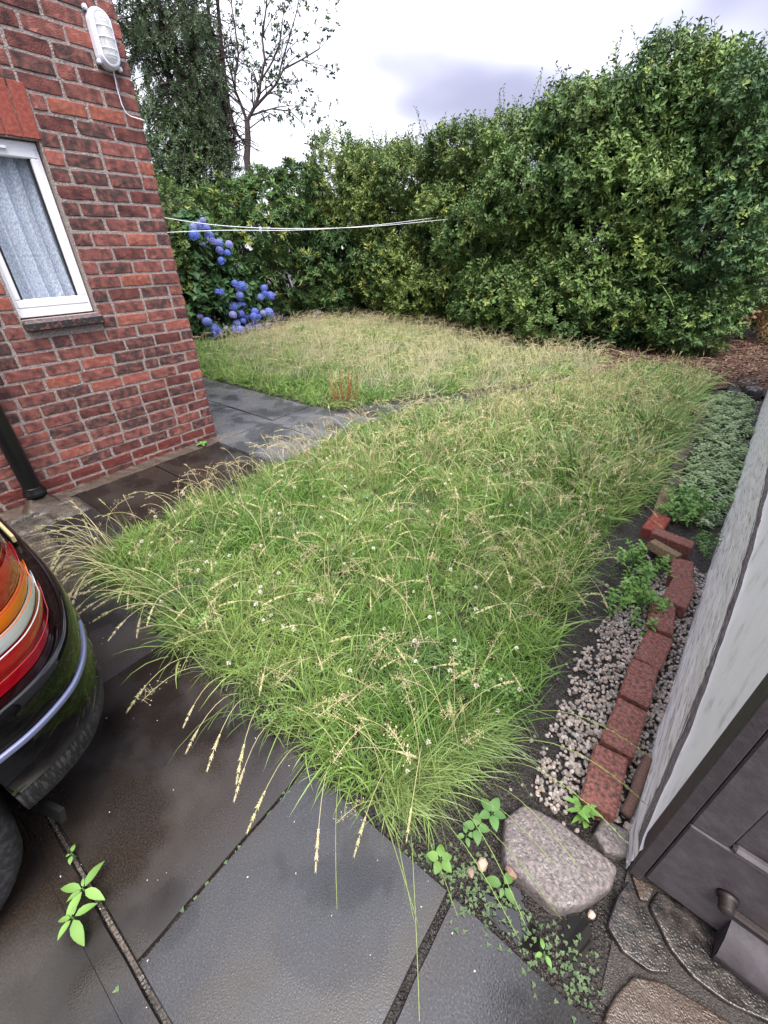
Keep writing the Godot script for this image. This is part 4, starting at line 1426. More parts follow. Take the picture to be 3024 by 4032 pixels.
func grass_tone(r: RandomNumberGenerator, x: float, z: float, dry: float) -> Color:
	var n := N1.get_noise_2d(x * 1.1 + 3.0, z * 1.1)
	var m := N2.get_noise_2d(x * 2.7, z * 2.7 + 9.0)
	var c := Color(0.118, 0.232, 0.048).lerp(Color(0.240, 0.335, 0.092), clampf(0.5 + n * 0.9 + m * 0.4, 0, 1))
	c = c.lerp(Color(0.10, 0.20, 0.08), clampf(m * 1.2 - 0.15, 0.0, 0.7))
	c = c.lerp(Color(0.50, 0.46, 0.34), clampf(dry, 0.0, 1.0))
	return c * r.randf_range(0.8, 1.2)

class Bag:
	var mesh: Array
	var xf := []
	var col := []
	func _init(m: Array) -> void:
		mesh = m
		for i in m.size():
			xf.append([])
			col.append([])
	func put(i: int, t: Transform3D, c: Color) -> void:
		xf[i].append(t)
		col[i].append(c)

func empty_bag(b: Bag, called: String, m: Material, parent: Node3D) -> void:
	for i in b.mesh.size():
		if b.xf[i].size():
			copies(called, b.mesh[i], m, b.xf[i], b.col[i], parent)

func spin(r: RandomNumberGenerator, tilt: float) -> Basis:
	return Basis(Vector3(r.randf_range(-1, 1), 0, r.randf_range(-1, 1)).normalized(), r.randf_range(0, tilt)) * Basis(Vector3.UP, r.randf() * TAU)

func facing(d: Vector2) -> Basis:
	# turns +x towards d
	return Basis(Vector3.UP, -atan2(d.y, d.x))

func lawns() -> void:
	var r := RandomNumberGenerator.new()
	r.seed = 404
	var tufts := []
	for i in 5:
		tufts.append(tuft_mesh(r, 24, 0.06, 0.04, 0.155, 0.0043, 0.8, 0.9))
	for i in 3:
		tufts.append(tuft_mesh(r, 18, 0.07, 0.08, 0.23, 0.0050, 1.1, 0.8))
	var flop := []
	for i in 4:
		flop.append(tuft_mesh(r, 20, 0.06, 0.08, 0.29, 0.0046, 1.4, 1.0, Vector3.RIGHT, 0.14))
	var wide := []
	for i in 4:
		wide.append(tuft_mesh(r, 18, 0.10, 0.08, 0.27, 0.0115, 1.1, 1.0, Vector3.ZERO, 0.16))
	var L1 := PackedVector2Array(V([0.462, -0.36, 0.462, -2.44, 0.60, -2.50, 1.6, -2.54, 2.62, -2.56, 3.25, -2.60, 4.3, -2.04, 5.6, -1.45, 6.9, -0.85, 6.7, -0.05, 5.2, -0.05, 3.2, -0.12, 2.5, -0.20, 2.0, -0.24, 1.6, -0.23, 1.2, -0.19, 1.0, -0.16, 0.84, -0.20, 0.66, -0.28]))
	var lawn := thing("lawn_grass", "long uncut green lawn grass in front of the garage and house path", "grass", Vector3.ZERO, "", "stuff")
	var bag := Bag.new(tufts + flop + wide)
	for p in scatter(r, L1, 640.0):
		var x: float = p.x
		var z: float = p.y
		var ed := edge_out(p, L1)
		var far := smoothstep(2.2, 4.2, x)
		if r.randf() < far * 0.55:
			continue
		var tall := 0.84 + 0.6 * N1.get_noise_2d(x * 1.6, z * 1.6) + 0.25 * smoothstep(-1.0, -0.4, z) * smoothstep(2.2, 3.4, x)
		if x > 2.5 and ed[0] < 0.4 and z < -0.9:
			tall *= 0.62
		var dry := 0.10 * far + 0.12 * N2.get_noise_2d(x * 3.0 + 5.0, z * 3.0)
		var c := grass_tone(r, x, z, dry)
		var s := tall * r.randf_range(0.75, 1.25)
		if far > r.randf():
			bag.put(12 + r.randi() % 4, Transform3D(spin(r, 0.35).scaled(Vector3.ONE * s), Vector3(x, 0, z)), c)
		elif ed[0] < 0.15 and x < 3.4 and r.randf() < 0.38:
			var amt := r.randf_range(0.75, 1.2) * (1.1 if x < 0.75 and z > -1.2 else 0.95)
			bag.put(8 + r.randi() % 4, Transform3D((facing(ed[1]) * Basis(Vector3.UP, r.randf_range(-1.2, 1.2))).scaled(Vector3.ONE * amt * tall), Vector3(x, 0, z)), c * 0.95)
		else:
			bag.put(r.randi() % (8 if r.randf() < 0.5 else 5), Transform3D(spin(r, 0.3).scaled(Vector3.ONE * s), Vector3(x, 0, z)), c)
	# the front corner flops over the paving
	for i in 90:
		var t := r.randf()
		var x := lerpf(0.47, 0.92, pow(t, 0.8))
		var z := lerpf(-0.34, -0.20, t) + r.randf_range(-0.10, 0.0)
		var d := Vector2(r.randf_range(-0.6, 0.5), 1.0).normalized()
		bag.put(8 + r.randi() % 4, Transform3D(facing(d).scaled(Vector3.ONE * r.randf_range(0.6, 1.0)), Vector3(x, 0, z)), grass_tone(r, x, z, 0.1))
	empty_bag(bag, "grass_tufts", M.grass_blade, lawn)
	# second lawn, beyond the paved path
	var L2 := PackedVector2Array(V([3.20, -8.0, 3.20, -3.16, 3.35, -3.05, 4.0, -2.72, 5.4, -1.85, 6.6, -1.28, 7.2, -1.35, 7.5, -3.0, 8.1, -4.6, 8.5, -6.3, 7.9, -7.7, 6.8, -7.75, 6.4, -7.45, 4.6, -7.45, 4.2, -8.0]))
	var lawn2 := thing("meadow_grass", "straw coloured long grass beyond the paved path, below the hedge", "grass", Vector3.ZERO, "", "stuff")
	var bag2 := Bag.new(tufts + flop + wide)
	for p in scatter(r, L2, 300.0):
		var x: float = p.x
		var z: float = p.y
		var ed := edge_out(p, L2)
		var straw := straw_at(x, z)
		var c := grass_tone(r, x, z, straw * r.randf_range(0.1, 0.9))
		var s := r.randf_range(0.5, 0.9) * (1.0 + 0.35 * N1.get_noise_2d(x * 1.5, z * 1.5))
		if ed[0] < 0.18 and x < 5.0 and r.randf() < 0.5:
			bag2.put(8 + r.randi() % 4, Transform3D((facing(ed[1]) * Basis(Vector3.UP, r.randf_range(-0.6, 0.6))).scaled(Vector3.ONE * s * 0.8), Vector3(x, 0, z)), c)
		else:
			bag2.put(12 + r.randi() % 4, Transform3D(spin(r, 0.4).scaled(Vector3.ONE * s), Vector3(x, 0, z)), c)
	# low trodden grass in the gap between the two lawns
	var gap := PackedVector2Array(V([3.25, -3.0, 3.3, -2.6, 4.4, -2.0, 6.6, -0.9, 7.2, -1.3, 5.4, -1.85, 4.0, -2.72]))
	for p in scatter(r, gap, 60.0):
		bag2.put(r.randi() % 5, Transform3D(spin(r, 0.6).scaled(Vector3.ONE * r.randf_range(0.4, 0.8)), Vector3(p.x, 0, p.y)), grass_tone(r, p.x, p.y, 0.3))
	empty_bag(bag2, "grass_tufts", M.grass_blade, lawn2)
	# flowering stems
	var stems := []
	for i in 3:
		stems.append(stem_mesh(r, r.randf_range(0.36, 0.46), 1.0 + 0.3 * i, 0.22, 0))
	for i in 3:
		stems.append(stem_mesh(r, r.randf_range(0.34, 0.44), 0.5 + 0.2 * i, 0.24, 1))
	for i in 2:
		stems.append(stem_mesh(r, 0.48, 1.3 + 0.4 * i, 0.25, 2))
	for i in 3:
		stems.append(stem_mesh(r, r.randf_range(0.34, 0.42), 0.08 + 0.12 * i, 0.16, 0 if i < 2 else 1))
	var sg := thing("seed_grass", "pale dry seed heads on thin bending grass stems across both lawns", "grass", Vector3.ZERO, "", "stuff")
	var bs := Bag.new(stems)
	for p in scatter(r, L1, 165.0):
		var x: float = p.x
		var z: float = p.y
		var n := N1.get_noise_2d(x * 1.3 + 20.0, z * 1.3)
		var far := smoothstep(1.5, 4.0, x)
		if r.randf() > 0.45 + n * 0.6 + far * 0.8:
			continue
		var kx := r.randi() % 3 if r.randf() < 0.42 + 0.3 * far else 3 + r.randi() % 3
		bs.put(kx, Transform3D(spin(r, 0.2).scaled(Vector3.ONE * r.randf_range(0.65, 1.1)), Vector3(x, 0, z)), stem_tone(r))
	for p in scatter(r, L2, 210.0):
		var x: float = p.x
		var z: float = p.y
		if r.randf() > 0.15 + straw_at(x, z):
			continue
		bs.put(r.randi() % 6, Transform3D((Basis(Vector3.UP, r.randf_range(-1.2, 1.2))).scaled(Vector3(1, 1, 1) * r.randf_range(0.75, 1.2) * Vector3(1.2, 1.0, 1.2)), Vector3(x, 0, z)), stem_tone(r) * Color(0.95, 0.95, 1.0))
	# thin upright straw stalks in loose drifts
	for p in scatter(r, L1, 220.0):
		var x: float = p.x
		var z: float = p.y
		if N2.get_noise_2d(x * 0.8 + 11.0, z * 0.8) + 0.25 * smoothstep(1.0, 2.4, x) > 0.12 + r.randf() * 0.35:
			bs.put(8 + r.randi() % 3, Transform3D(spin(r, 0.3).scaled(Vector3.ONE * r.randf_range(0.55, 1.0)), Vector3(x, 0, z)), stem_tone(r) * r.randf_range(0.8, 1.15))
	# a tall fringe leaning out over the paving at the near and left edges
	for i in 42:
		var z := lerpf(-2.47, -1.2, pow(r.randf(), 1.4))
		var d := Vector2(-1.0, r.randf_range(-1.6, 1.0)).normalized()
		bs.put(r.randi() % 3, Transform3D(facing(d).scaled(Vector3.ONE * r.randf_range(0.75, 1.3)), Vector3(0.47 + r.randf() * 0.12, 0, z)), stem_tone(r))
	for i in 46:
		var x := lerpf(0.47, 2.4, pow(r.randf(), 1.5))
		var d := Vector2(r.randf_range(-0.8, 0.3), -1.0).normalized()
		bs.put(r.randi() % 3, Transform3D(facing(d).scaled(Vector3.ONE * r.randf_range(0.7, 1.1)), Vector3(x, 0, -2.50 + r.randf() * 0.1)), stem_tone(r))
	for q in [[0.47, -1.05, -1, 0.25], [0.47, -0.98, -1, 0.6], [0.48, -0.92, -0.9, 0.7], [0.47, -0.85, -1, 0.5], [0.47, -0.70, -1, 0.35], [0.48, -1.15, -1, 0.4], [0.47, -1.30, -1, 0.2], [0.48, -0.6, -0.8, 0.6]]:
		bs.put(r.randi() % 3, Transform3D(facing(Vector2(q[2], q[3]).normalized()).scaled(Vector3.ONE * r.randf_range(0.85, 1.1)), Vector3(q[0], 0, q[1])), stem_tone(r))
	for q in [[0.49, -0.55, -0.7, 0.7], [0.5, -0.45, -0.5, 0.9], [0.5, -0.38, -0.6, 0.8], [0.52, -0.30, -0.5, 0.9], [0.50, -0.30, -0.9, 0.7], [0.55, -0.25, -0.35, 1.0], [0.6, -0.22, -0.2, 1.0], [0.66, -0.2, -0.1, 1.0], [0.72, -0.18, -0.2, 1.0], [0.8, -0.17, -0.05, 1.0], [0.88, -0.17, 0.1, 1.0], [1.0, -0.17, 0.15, 1.0], [0.62, -0.24, -0.5, 1.0]]:
		bs.put(6 + r.randi() % 2, Transform3D(facing(Vector2(q[2], q[3]).normalized()).scaled(Vector3.ONE * r.randf_range(0.75, 1.1)), Vector3(q[0], 0, q[1])), Color(0.26, 0.33, 0.13) * r.randf_range(0.9, 1.2))
	empty_bag(bs, "seed_stems", M.grass_blade, sg)
	# white clover: flowers and leaves
	var cl := thing("white_clover", "small white clover flowers and leaves scattered low in the lawn", "clover", Vector3.ZERO, "", "stuff")
	var fm := MB.new()
	for i in 34:
		var d := Vector3(r.randf_range(-1, 1), r.randf_range(-0.3, 1), r.randf_range(-1, 1)).normalized()
		var s := d.cross(Vector3(r.randf(), r.randf(), r.randf())).normalized()
		fm.col = Color(1, 1, 1) * r.randf_range(0.8, 1.05)
		fm.ftri(d * 0.35 + s * 0.22, d * 0.35 - s * 0.22, d * 1.0, Vector3.ZERO)
	var lm := MB.new()
	for j in 7:
		var a0 := r.randf() * TAU
		var c0 := Vector3(r.randf_range(-0.05, 0.05), r.randf_range(0.05, 0.12), r.randf_range(-0.05, 0.05))
		lm.col = Color(1, 1, 1) * r.randf_range(0.75, 1.2)
		for t in 3:
			var a := a0 + t * TAU / 3.0
			var d := Vector3(cos(a), r.randf_range(-0.1, 0.25), sin(a))
			var s := Vector3(-sin(a), 0, cos(a))
			var c1 := c0 + d * 0.010
			lm.ftri(c0, c1 + s * 0.007, c0 + d * 0.018, c0 - Vector3.UP)
			lm.ftri(c0, c1 - s * 0.007, c0 + d * 0.018, c0 - Vector3.UP)
	var bc := Bag.new([fm.mesh(), lm.mesh()])
	for p in scatter(r, L1, 60.0):
		var n := N1.get_noise_2d(p.x * 1.5 + 40.0, p.y * 1.5)
		if p.x < 4.2 and r.randf() < 0.5 + n * 0.8:
			bc.put(0, Transform3D(spin(r, 0.5).scaled(Vector3.ONE * r.randf_range(0.007, 0.012)), Vector3(p.x, r.randf_range(0.12, 0.18), p.y)), Color(0.70, 0.68, 0.60) * r.randf_range(0.75, 1.1))
	for p in scatter(r, L1, 34.0):
		if p.x < 3.2 and N1.get_noise_2d(p.x * 1.5 + 40.0, p.y * 1.5) > -0.15:
			bc.put(1, Transform3D(spin(r, 0.3).scaled(Vector3.ONE * r.randf_range(0.6, 1.0)), Vector3(p.x, r.randf_range(-0.02, 0.04), p.y)), Color(0.11, 0.185, 0.05) * r.randf_range(0.7, 1.2))
	empty_bag(bc, "clover_bits", M.foliage_matt, cl)

func stem_tone(r: RandomNumberGenerator) -> Color:
	return Color(0.55, 0.475, 0.35).lerp(Color(0.42, 0.43, 0.22), r.randf() * 0.7) * r.randf_range(0.85, 1.15)

func straw_at(x: float, z: float) -> float:
	# dry pale drifts across the second lawn
	var d := (x - 3.2) * 0.75 + (z + 3.0) * 0.12
	var n := N1.get_noise_2d(x * 0.9, z * 0.9 + 4.0)
	return clampf(smoothstep(0.15, 0.9, d + n * 0.6) * (0.62 + 1.7 * N2.get_noise_2d(x * 0.8 + 2.0, z * 1.3)), 0.0, 1.0)

# ---------------------------------------------------------------- shrubs, hedge, trees
func leaf(b: MB, at: Vector3, d: Vector3, up: Vector3, length: float, width: float, fold: float) -> void:
	# pointed leaf, folded along its rib: two halves
	var s := d.cross(up).normalized()
	var n := s.cross(d).normalized()
	var mid := at + d * length * 0.48 - n * 0.0
	var tip := at + d * length - n * length * 0.12
	var l := mid + s * width * 0.5 + n * fold
	var q := mid - s * width * 0.5 + n * fold
	b.ftri(at, l, tip, at - n)
	b.ftri(at, tip, q, at - n)

func sprig_mesh(r: RandomNumberGenerator, n: int, length: float, ll: float, lw: float, spread: float, whorl := false) -> ArrayMesh:
	var b := MB.new()
	b.col = Color(0.35, 0.28, 0.2)
	var bend := Vector3(r.randf_range(-0.25, 0.25), 0, r.randf_range(-0.25, 0.25))
	var pos := func(t: float) -> Vector3: return Vector3(0, length * t, 0) + bend * length * t * t
	b.tube([pos.call(0.0), pos.call(0.5), pos.call(1.0)], [0.0035, 0.0025, 0.0012], 3, false)
	for i in n:
		var t := (i + 0.5) / n
		if whorl:
			t = 0.45 + 0.5 * float(i / 6) / maxf(1.0, n / 6.0)
		var a := i * 2.4 + r.randf_range(-0.4, 0.4)
		var o := Vector3(cos(a), 0, sin(a))
		var d := (o * spread + Vector3(0, r.randf_range(0.25, 0.8), 0)).normalized()
		var tone := r.randf_range(0.72, 1.22)
		b.col = Color(tone * r.randf_range(0.9, 1.1), tone, tone * r.randf_range(0.85, 1.1))
		var sz := ll * r.randf_range(0.7, 1.15)
		leaf(b, pos.call(t), d, (Vector3.UP + Vector3(r.randf_range(-0.5, 0.5), 0, r.randf_range(-0.5, 0.5))).normalized(), sz, lw * sz / ll, sz * 0.06)
	return b.mesh()

func foliage_on(r: RandomNumberGenerator, blobs: Array, count: int, sprigs: Array, tones: Array, opt := {}) -> Bag:
	# sprigs through the outer shell of a set of lobes [centre, radii]
	var bag := Bag.new(sprigs)
	var area := []
	var total := 0.0
	for q in blobs:
		var s: Vector3 = q[1]
		total += s.x * s.y + s.y * s.z + s.x * s.z
		area.append(total)
	var made := 0
	var guard := 0
	var up: float = opt.get("up", 0.55)
	var shell: float = opt.get("shell", 0.16)
	var scale_: float = opt.get("scale", 1.0)
	while made < count and guard < count * 12:
		guard += 1
		var pick := r.randf() * total
		var bi := 0
		while area[bi] < pick:
			bi += 1
		var c: Vector3 = blobs[bi][0]
		var s: Vector3 = blobs[bi][1]
		var d := Vector3(r.randfn(), r.randfn(), r.randfn()).normalized()
		var f := 1.0 - absf(r.randfn()) * shell + 0.14 * N2.get_noise_3d(c.x + d.x * s.x * 1.7, c.y + d.y * s.y * 1.7, c.z + d.z * s.z * 1.7)
		var p := c + d * s * f
		if p.y < opt.get("low", 0.05):
			continue
		var hid := false
		for j in blobs.size():
			if j != bi:
				var e: Vector3 = (p - blobs[j][0]) / blobs[j][1]
				if e.length() < 0.78:
					hid = true
					break
		if hid:
			continue
		var n := (d / s).normalized()
		var ax := (n * 0.75 + Vector3.UP * up + Vector3(r.randfn(), r.randfn(), r.randfn()) * 0.45).normalized()
		var x := ax.cross(Vector3(r.randfn(), r.randfn(), r.randfn())).normalized()
		var sc := scale_ * r.randf_range(0.65, 1.3)
		var m := 0.5 + 0.5 * N1.get_noise_3d(p.x * 0.9 + 50.0, p.y * 0.9, p.z * 0.9) * 1.7 + r.randf_range(-0.22, 0.22)
		if blobs[bi].size() > 2:
			m += blobs[bi][2]
		var col: Color = tones[0].lerp(tones[1], clampf(m, 0.0, 1.0))
		if r.randf() < opt.get("fresh", 0.06) + maxf(0.0, N2.get_noise_3d(p.x * 1.3, p.y * 1.3, p.z * 1.3 + 8.0) - 0.22) * 0.9:
			col = tones[2]
		bag.put(r.randi() % sprigs.size(), Transform3D(Basis(x, ax, x.cross(ax)).scaled(Vector3.ONE * sc), p), col * r.randf_range(0.8, 1.2))
		made += 1
	return bag

func limbs(r: RandomNumberGenerator, base: Vector3, tops: Array, rad: float) -> ArrayMesh:
	var b := MB.new()
	for t in tops:
		var mid: Vector3 = base.lerp(t, 0.5) + Vector3(r.randf_range(-0.2, 0.2), 0.15, r.randf_range(-0.2, 0.2))
		b.tube([base + Vector3(r.randf_range(-0.15, 0.15), 0, r.randf_range(-0.15, 0.15)), base.lerp(mid, 0.5), mid, mid.lerp(t, 0.5), t], [rad, rad * 0.8, rad * 0.6, rad * 0.4, rad * 0.15], 5, false)
	return b.mesh()

func lobed(r: RandomNumberGenerator, blobs: Array, n: int) -> Array:
	# each lobe carries smaller clumps on its skin
	var o := []
	for q in blobs:
		o.append([q[0], q[1] * 0.88, r.randf_range(-0.12, 0.12)])
	for q in blobs:
		for i in n:
			var d := Vector3(r.randfn(), r.randfn() * 0.9, r.randfn()).normalized()
			var s := r.randf_range(0.30, 0.58)
			o.append([q[0] + d * q[1] * r.randf_range(0.78, 0.95), Vector3(s, s * r.randf_range(0.6, 0.9), s), r.randf_range(-0.45, 0.45)])
	return o

func shrub(r: RandomNumberGenerator, called: String, label: String, category: String, group: String, blobs: Array, count: int, sprigs: Array, tones: Array, opt := {}) -> Node3D:
	var c: Vector3 = blobs[0][0]
	var t := thing(called, label, category, Vector3(c.x, 0, c.z), group)
	var tops := []
	for q in blobs:
		for i in 4:
			tops.append(q[0] + q[1] * Vector3(r.randf_range(-0.6, 0.6), r.randf_range(0.2, 0.8), r.randf_range(-0.6, 0.6)) - t.position)
	part("stems", limbs(r, Vector3.ZERO, tops, 0.035), M.bark_dark, t)
	var bag := foliage_on(r, lobed(r, blobs, opt.get("lobes", 12)), count, sprigs, tones, opt)
	for i in bag.xf.size():
		for j in bag.xf[i].size():
			bag.xf[i][j].origin -= t.position
	empty_bag(bag, "foliage", M.foliage, t)
	return t

func E(x: float, y: float, z: float, a: float, b: float, c: float) -> Array:
	return [Vector3(x, y, z), Vector3(a, b, c)]

func hedge() -> void:
	var r := RandomNumberGenerator.new()
	r.seed = 555
	var privet := []
	for i in 4:
		privet.append(sprig_mesh(r, 14, 0.19, r.randf_range(0.054, 0.074), 0.034, 0.9))
	var shoot := []
	for i in 3:
		shoot.append(sprig_mesh(r, 22, 0.42, 0.050, 0.024, 0.7))
	var rhodo := []
	for i in 3:
		rhodo.append(sprig_mesh(r, 12, 0.10, 0.115, 0.036, 1.1, true))
	var green := [Color(0.062, 0.118, 0.040), Color(0.130, 0.205, 0.058), Color(0.23, 0.29, 0.08)]
	var dark := [Color(0.046, 0.098, 0.040), Color(0.095, 0.170, 0.054), Color(0.18, 0.26, 0.075)]
	var gold := [Color(0.072, 0.128, 0.040), Color(0.155, 0.215, 0.058), Color(0.26, 0.30, 0.08)]
	var G := "overgrown hedge shrubs along the back of the garden"
	var H := [
		["glossy dark green hedge shrub at the end nearest the garage wall, reaching the ground", dark, 7600, [E(9.0, 1.2, -0.75, 1.05, 1.35, 1.0), E(8.9, 2.5, -1.0, 0.95, 1.0, 1.0), E(8.7, 0.7, -1.5, 0.95, 0.8, 0.8), E(9.5, 2.8, -0.6, 0.8, 0.7, 0.9)]],
		["tall olive green hedge shrub, the highest one left of the garage", green, 7600, [E(8.5, 1.3, -2.2, 1.0, 1.4, 0.9), E(8.6, 2.6, -2.2, 0.9, 0.85, 0.9), E(8.3, 0.6, -2.5, 0.85, 0.7, 0.8), E(8.9, 2.95, -1.7, 0.7, 0.55, 0.7)]],
		["broad mid green hedge shrub in front of the clothes line end", green, 7200, [E(8.75, 1.15, -3.7, 1.0, 1.25, 1.0), E(8.8, 2.3, -3.6, 0.95, 0.8, 0.95), E(8.7, 2.5, -2.9, 0.75, 0.75, 0.65), E(8.6, 0.55, -3.4, 0.9, 0.65, 0.8), E(8.4, 2.0, -3.3, 0.7, 0.6, 0.6)]],
		["yellowish green hedge shrub under the crossing clothes lines", gold, 7000, [E(9.2, 1.2, -5.2, 1.0, 1.4, 1.05), E(9.2, 2.3, -5.0, 0.9, 0.7, 0.9), E(9.1, 0.7, -5.0, 0.9, 0.75, 0.9)]],
		["golden topped hedge shrub next to the rhododendron", gold, 6600, [E(9.3, 1.4, -6.7, 0.95, 1.5, 1.0), E(9.2, 2.45, -6.6, 0.85, 0.7, 0.9), E(9.2, 0.8, -6.4, 0.85, 0.8, 0.8)]],
	]
	for q in H:
		shrub(r, "hedge_shrub", q[0], "hedge", G, q[3], q[2], privet, q[1])
	shrub(r, "hedge_shrub", "far dark hedge shrub behind the others beside the pale path", "hedge", G, [E(10.9, 1.4, 0.0, 1.1, 1.5, 1.1), E(10.9, 2.6, -0.2, 1.0, 0.9, 1.0)], 2600, privet, green)
	shrub(r, "hedge_shrub", "hedge shrub in the corner above the rhododendron", "hedge", G, [E(9.6, 1.5, -8.2, 0.95, 1.5, 0.9), E(9.4, 2.7, -8.1, 0.8, 0.7, 0.9), E(8.9, 1.5, -9.0, 0.9, 0.9, 0.7)], 3600, privet, gold)
	# upright loose shoots along the hedge top: each shrub's own
	var tops := [[9.6, 3.15, -0.6], [9.2, 3.1, -1.4], [8.8, 3.05, -1.9], [8.6, 2.95, -2.4], [8.7, 2.95, -3.1], [8.8, 2.8, -3.9], [9.1, 2.7, -4.8], [9.2, 2.7, -5.4], [9.2, 2.85, -6.4], [9.3, 2.9, -6.9]]
	for i in tops.size():
		var q = tops[i]
		var t := get_node("hedge_shrub" if i / 2 == 0 else "hedge_shrub_%03d" % (i / 2)) as Node3D
		var xs := []
		var cs := []
		for j in 46:
			var o := Vector3(q[0] + r.randfn() * 0.42, q[1] + absf(r.randfn()) * 0.20 - 0.10, q[2] + r.randfn() * 0.42) - t.position
			xs.append(Transform3D((Basis(Vector3.RIGHT, r.randfn() * 0.25) * Basis(Vector3.BACK, r.randfn() * 0.25) * Basis(Vector3.UP, r.randf() * TAU)).scaled(Vector3.ONE * r.randf_range(0.7, 1.3)), o))
			cs.append((Color(0.07, 0.12, 0.035) if r.randf() < 0.6 else Color(0.15, 0.19, 0.05)) * r.randf_range(0.8, 1.2))
		copies("top_shoots", shoot[i % 3], M.foliage, xs, cs, t)
	# rhododendron with rosettes of long leaves
	shrub(r, "rhododendron", "rounded rhododendron with rosettes of long leaves behind the blue hydrangea", "shrub", "", [E(7.9, 1.1, -8.6, 1.5, 1.3, 0.95), E(7.6, 2.0, -8.7, 1.3, 0.95, 0.85), E(6.6, 1.4, -8.9, 1.1, 1.1, 0.7), E(8.6, 0.9, -8.0, 0.9, 1.0, 0.8)], 3600, rhodo, [Color(0.05, 0.10, 0.038), Color(0.10, 0.175, 0.055), Color(0.24, 0.29, 0.08)], {"up": 0.4, "fresh": 0.08})
	shrub(r, "garden_shrub", "loose light green shrub right beside the house corner behind the hydrangea", "shrub", "", [E(5.1, 1.3, -9.0, 0.8, 1.3, 0.5), E(4.6, 0.9, -8.7, 0.6, 0.9, 0.4)], 1500, privet, gold)
	# bramble spray hanging out of the hedge
	var br := thing("bramble", "pale green bramble spray hanging out of the dark hedge", "bramble", Vector3(8.1, 0.95, -1.15))
	var cane := MB.new()
	cane.tube([Vector3(0.5, 0.35, -0.5), Vector3(0.1, 0.25, -0.2), Vector3(-0.15, 0.12, 0.1), Vector3(-0.3, -0.1, 0.35), Vector3(-0.34, -0.22, 0.44)], [0.006, 0.005, 0.005, 0.004, 0.003], 5)
	part("cane", cane.mesh(), mat("cane", {"c": k(120, 140, 80), "r": 0.6}), br)
	for i in 26:
		var b := MB.new()
		b.col = Color(0.15, 0.24, 0.07) * r.randf_range(0.8, 1.3)
		var t := r.randf()
		var at := Vector3(0.4, 0.35, -0.4).lerp(Vector3(-0.32, -0.1, 0.38), t) + Vector3(r.randf_range(-0.12, 0.12), r.randf_range(-0.05, 0.16), r.randf_range(-0.12, 0.12))
		leaf(b, at, Vector3(r.randf_range(-1, 1), r.randf_range(-0.4, 0.6), r.randf_range(-1, 1)).normalized(), Vector3.UP, 0.085, 0.05, 0.006)
		part("leaf", b.mesh(), M.foliage, br)

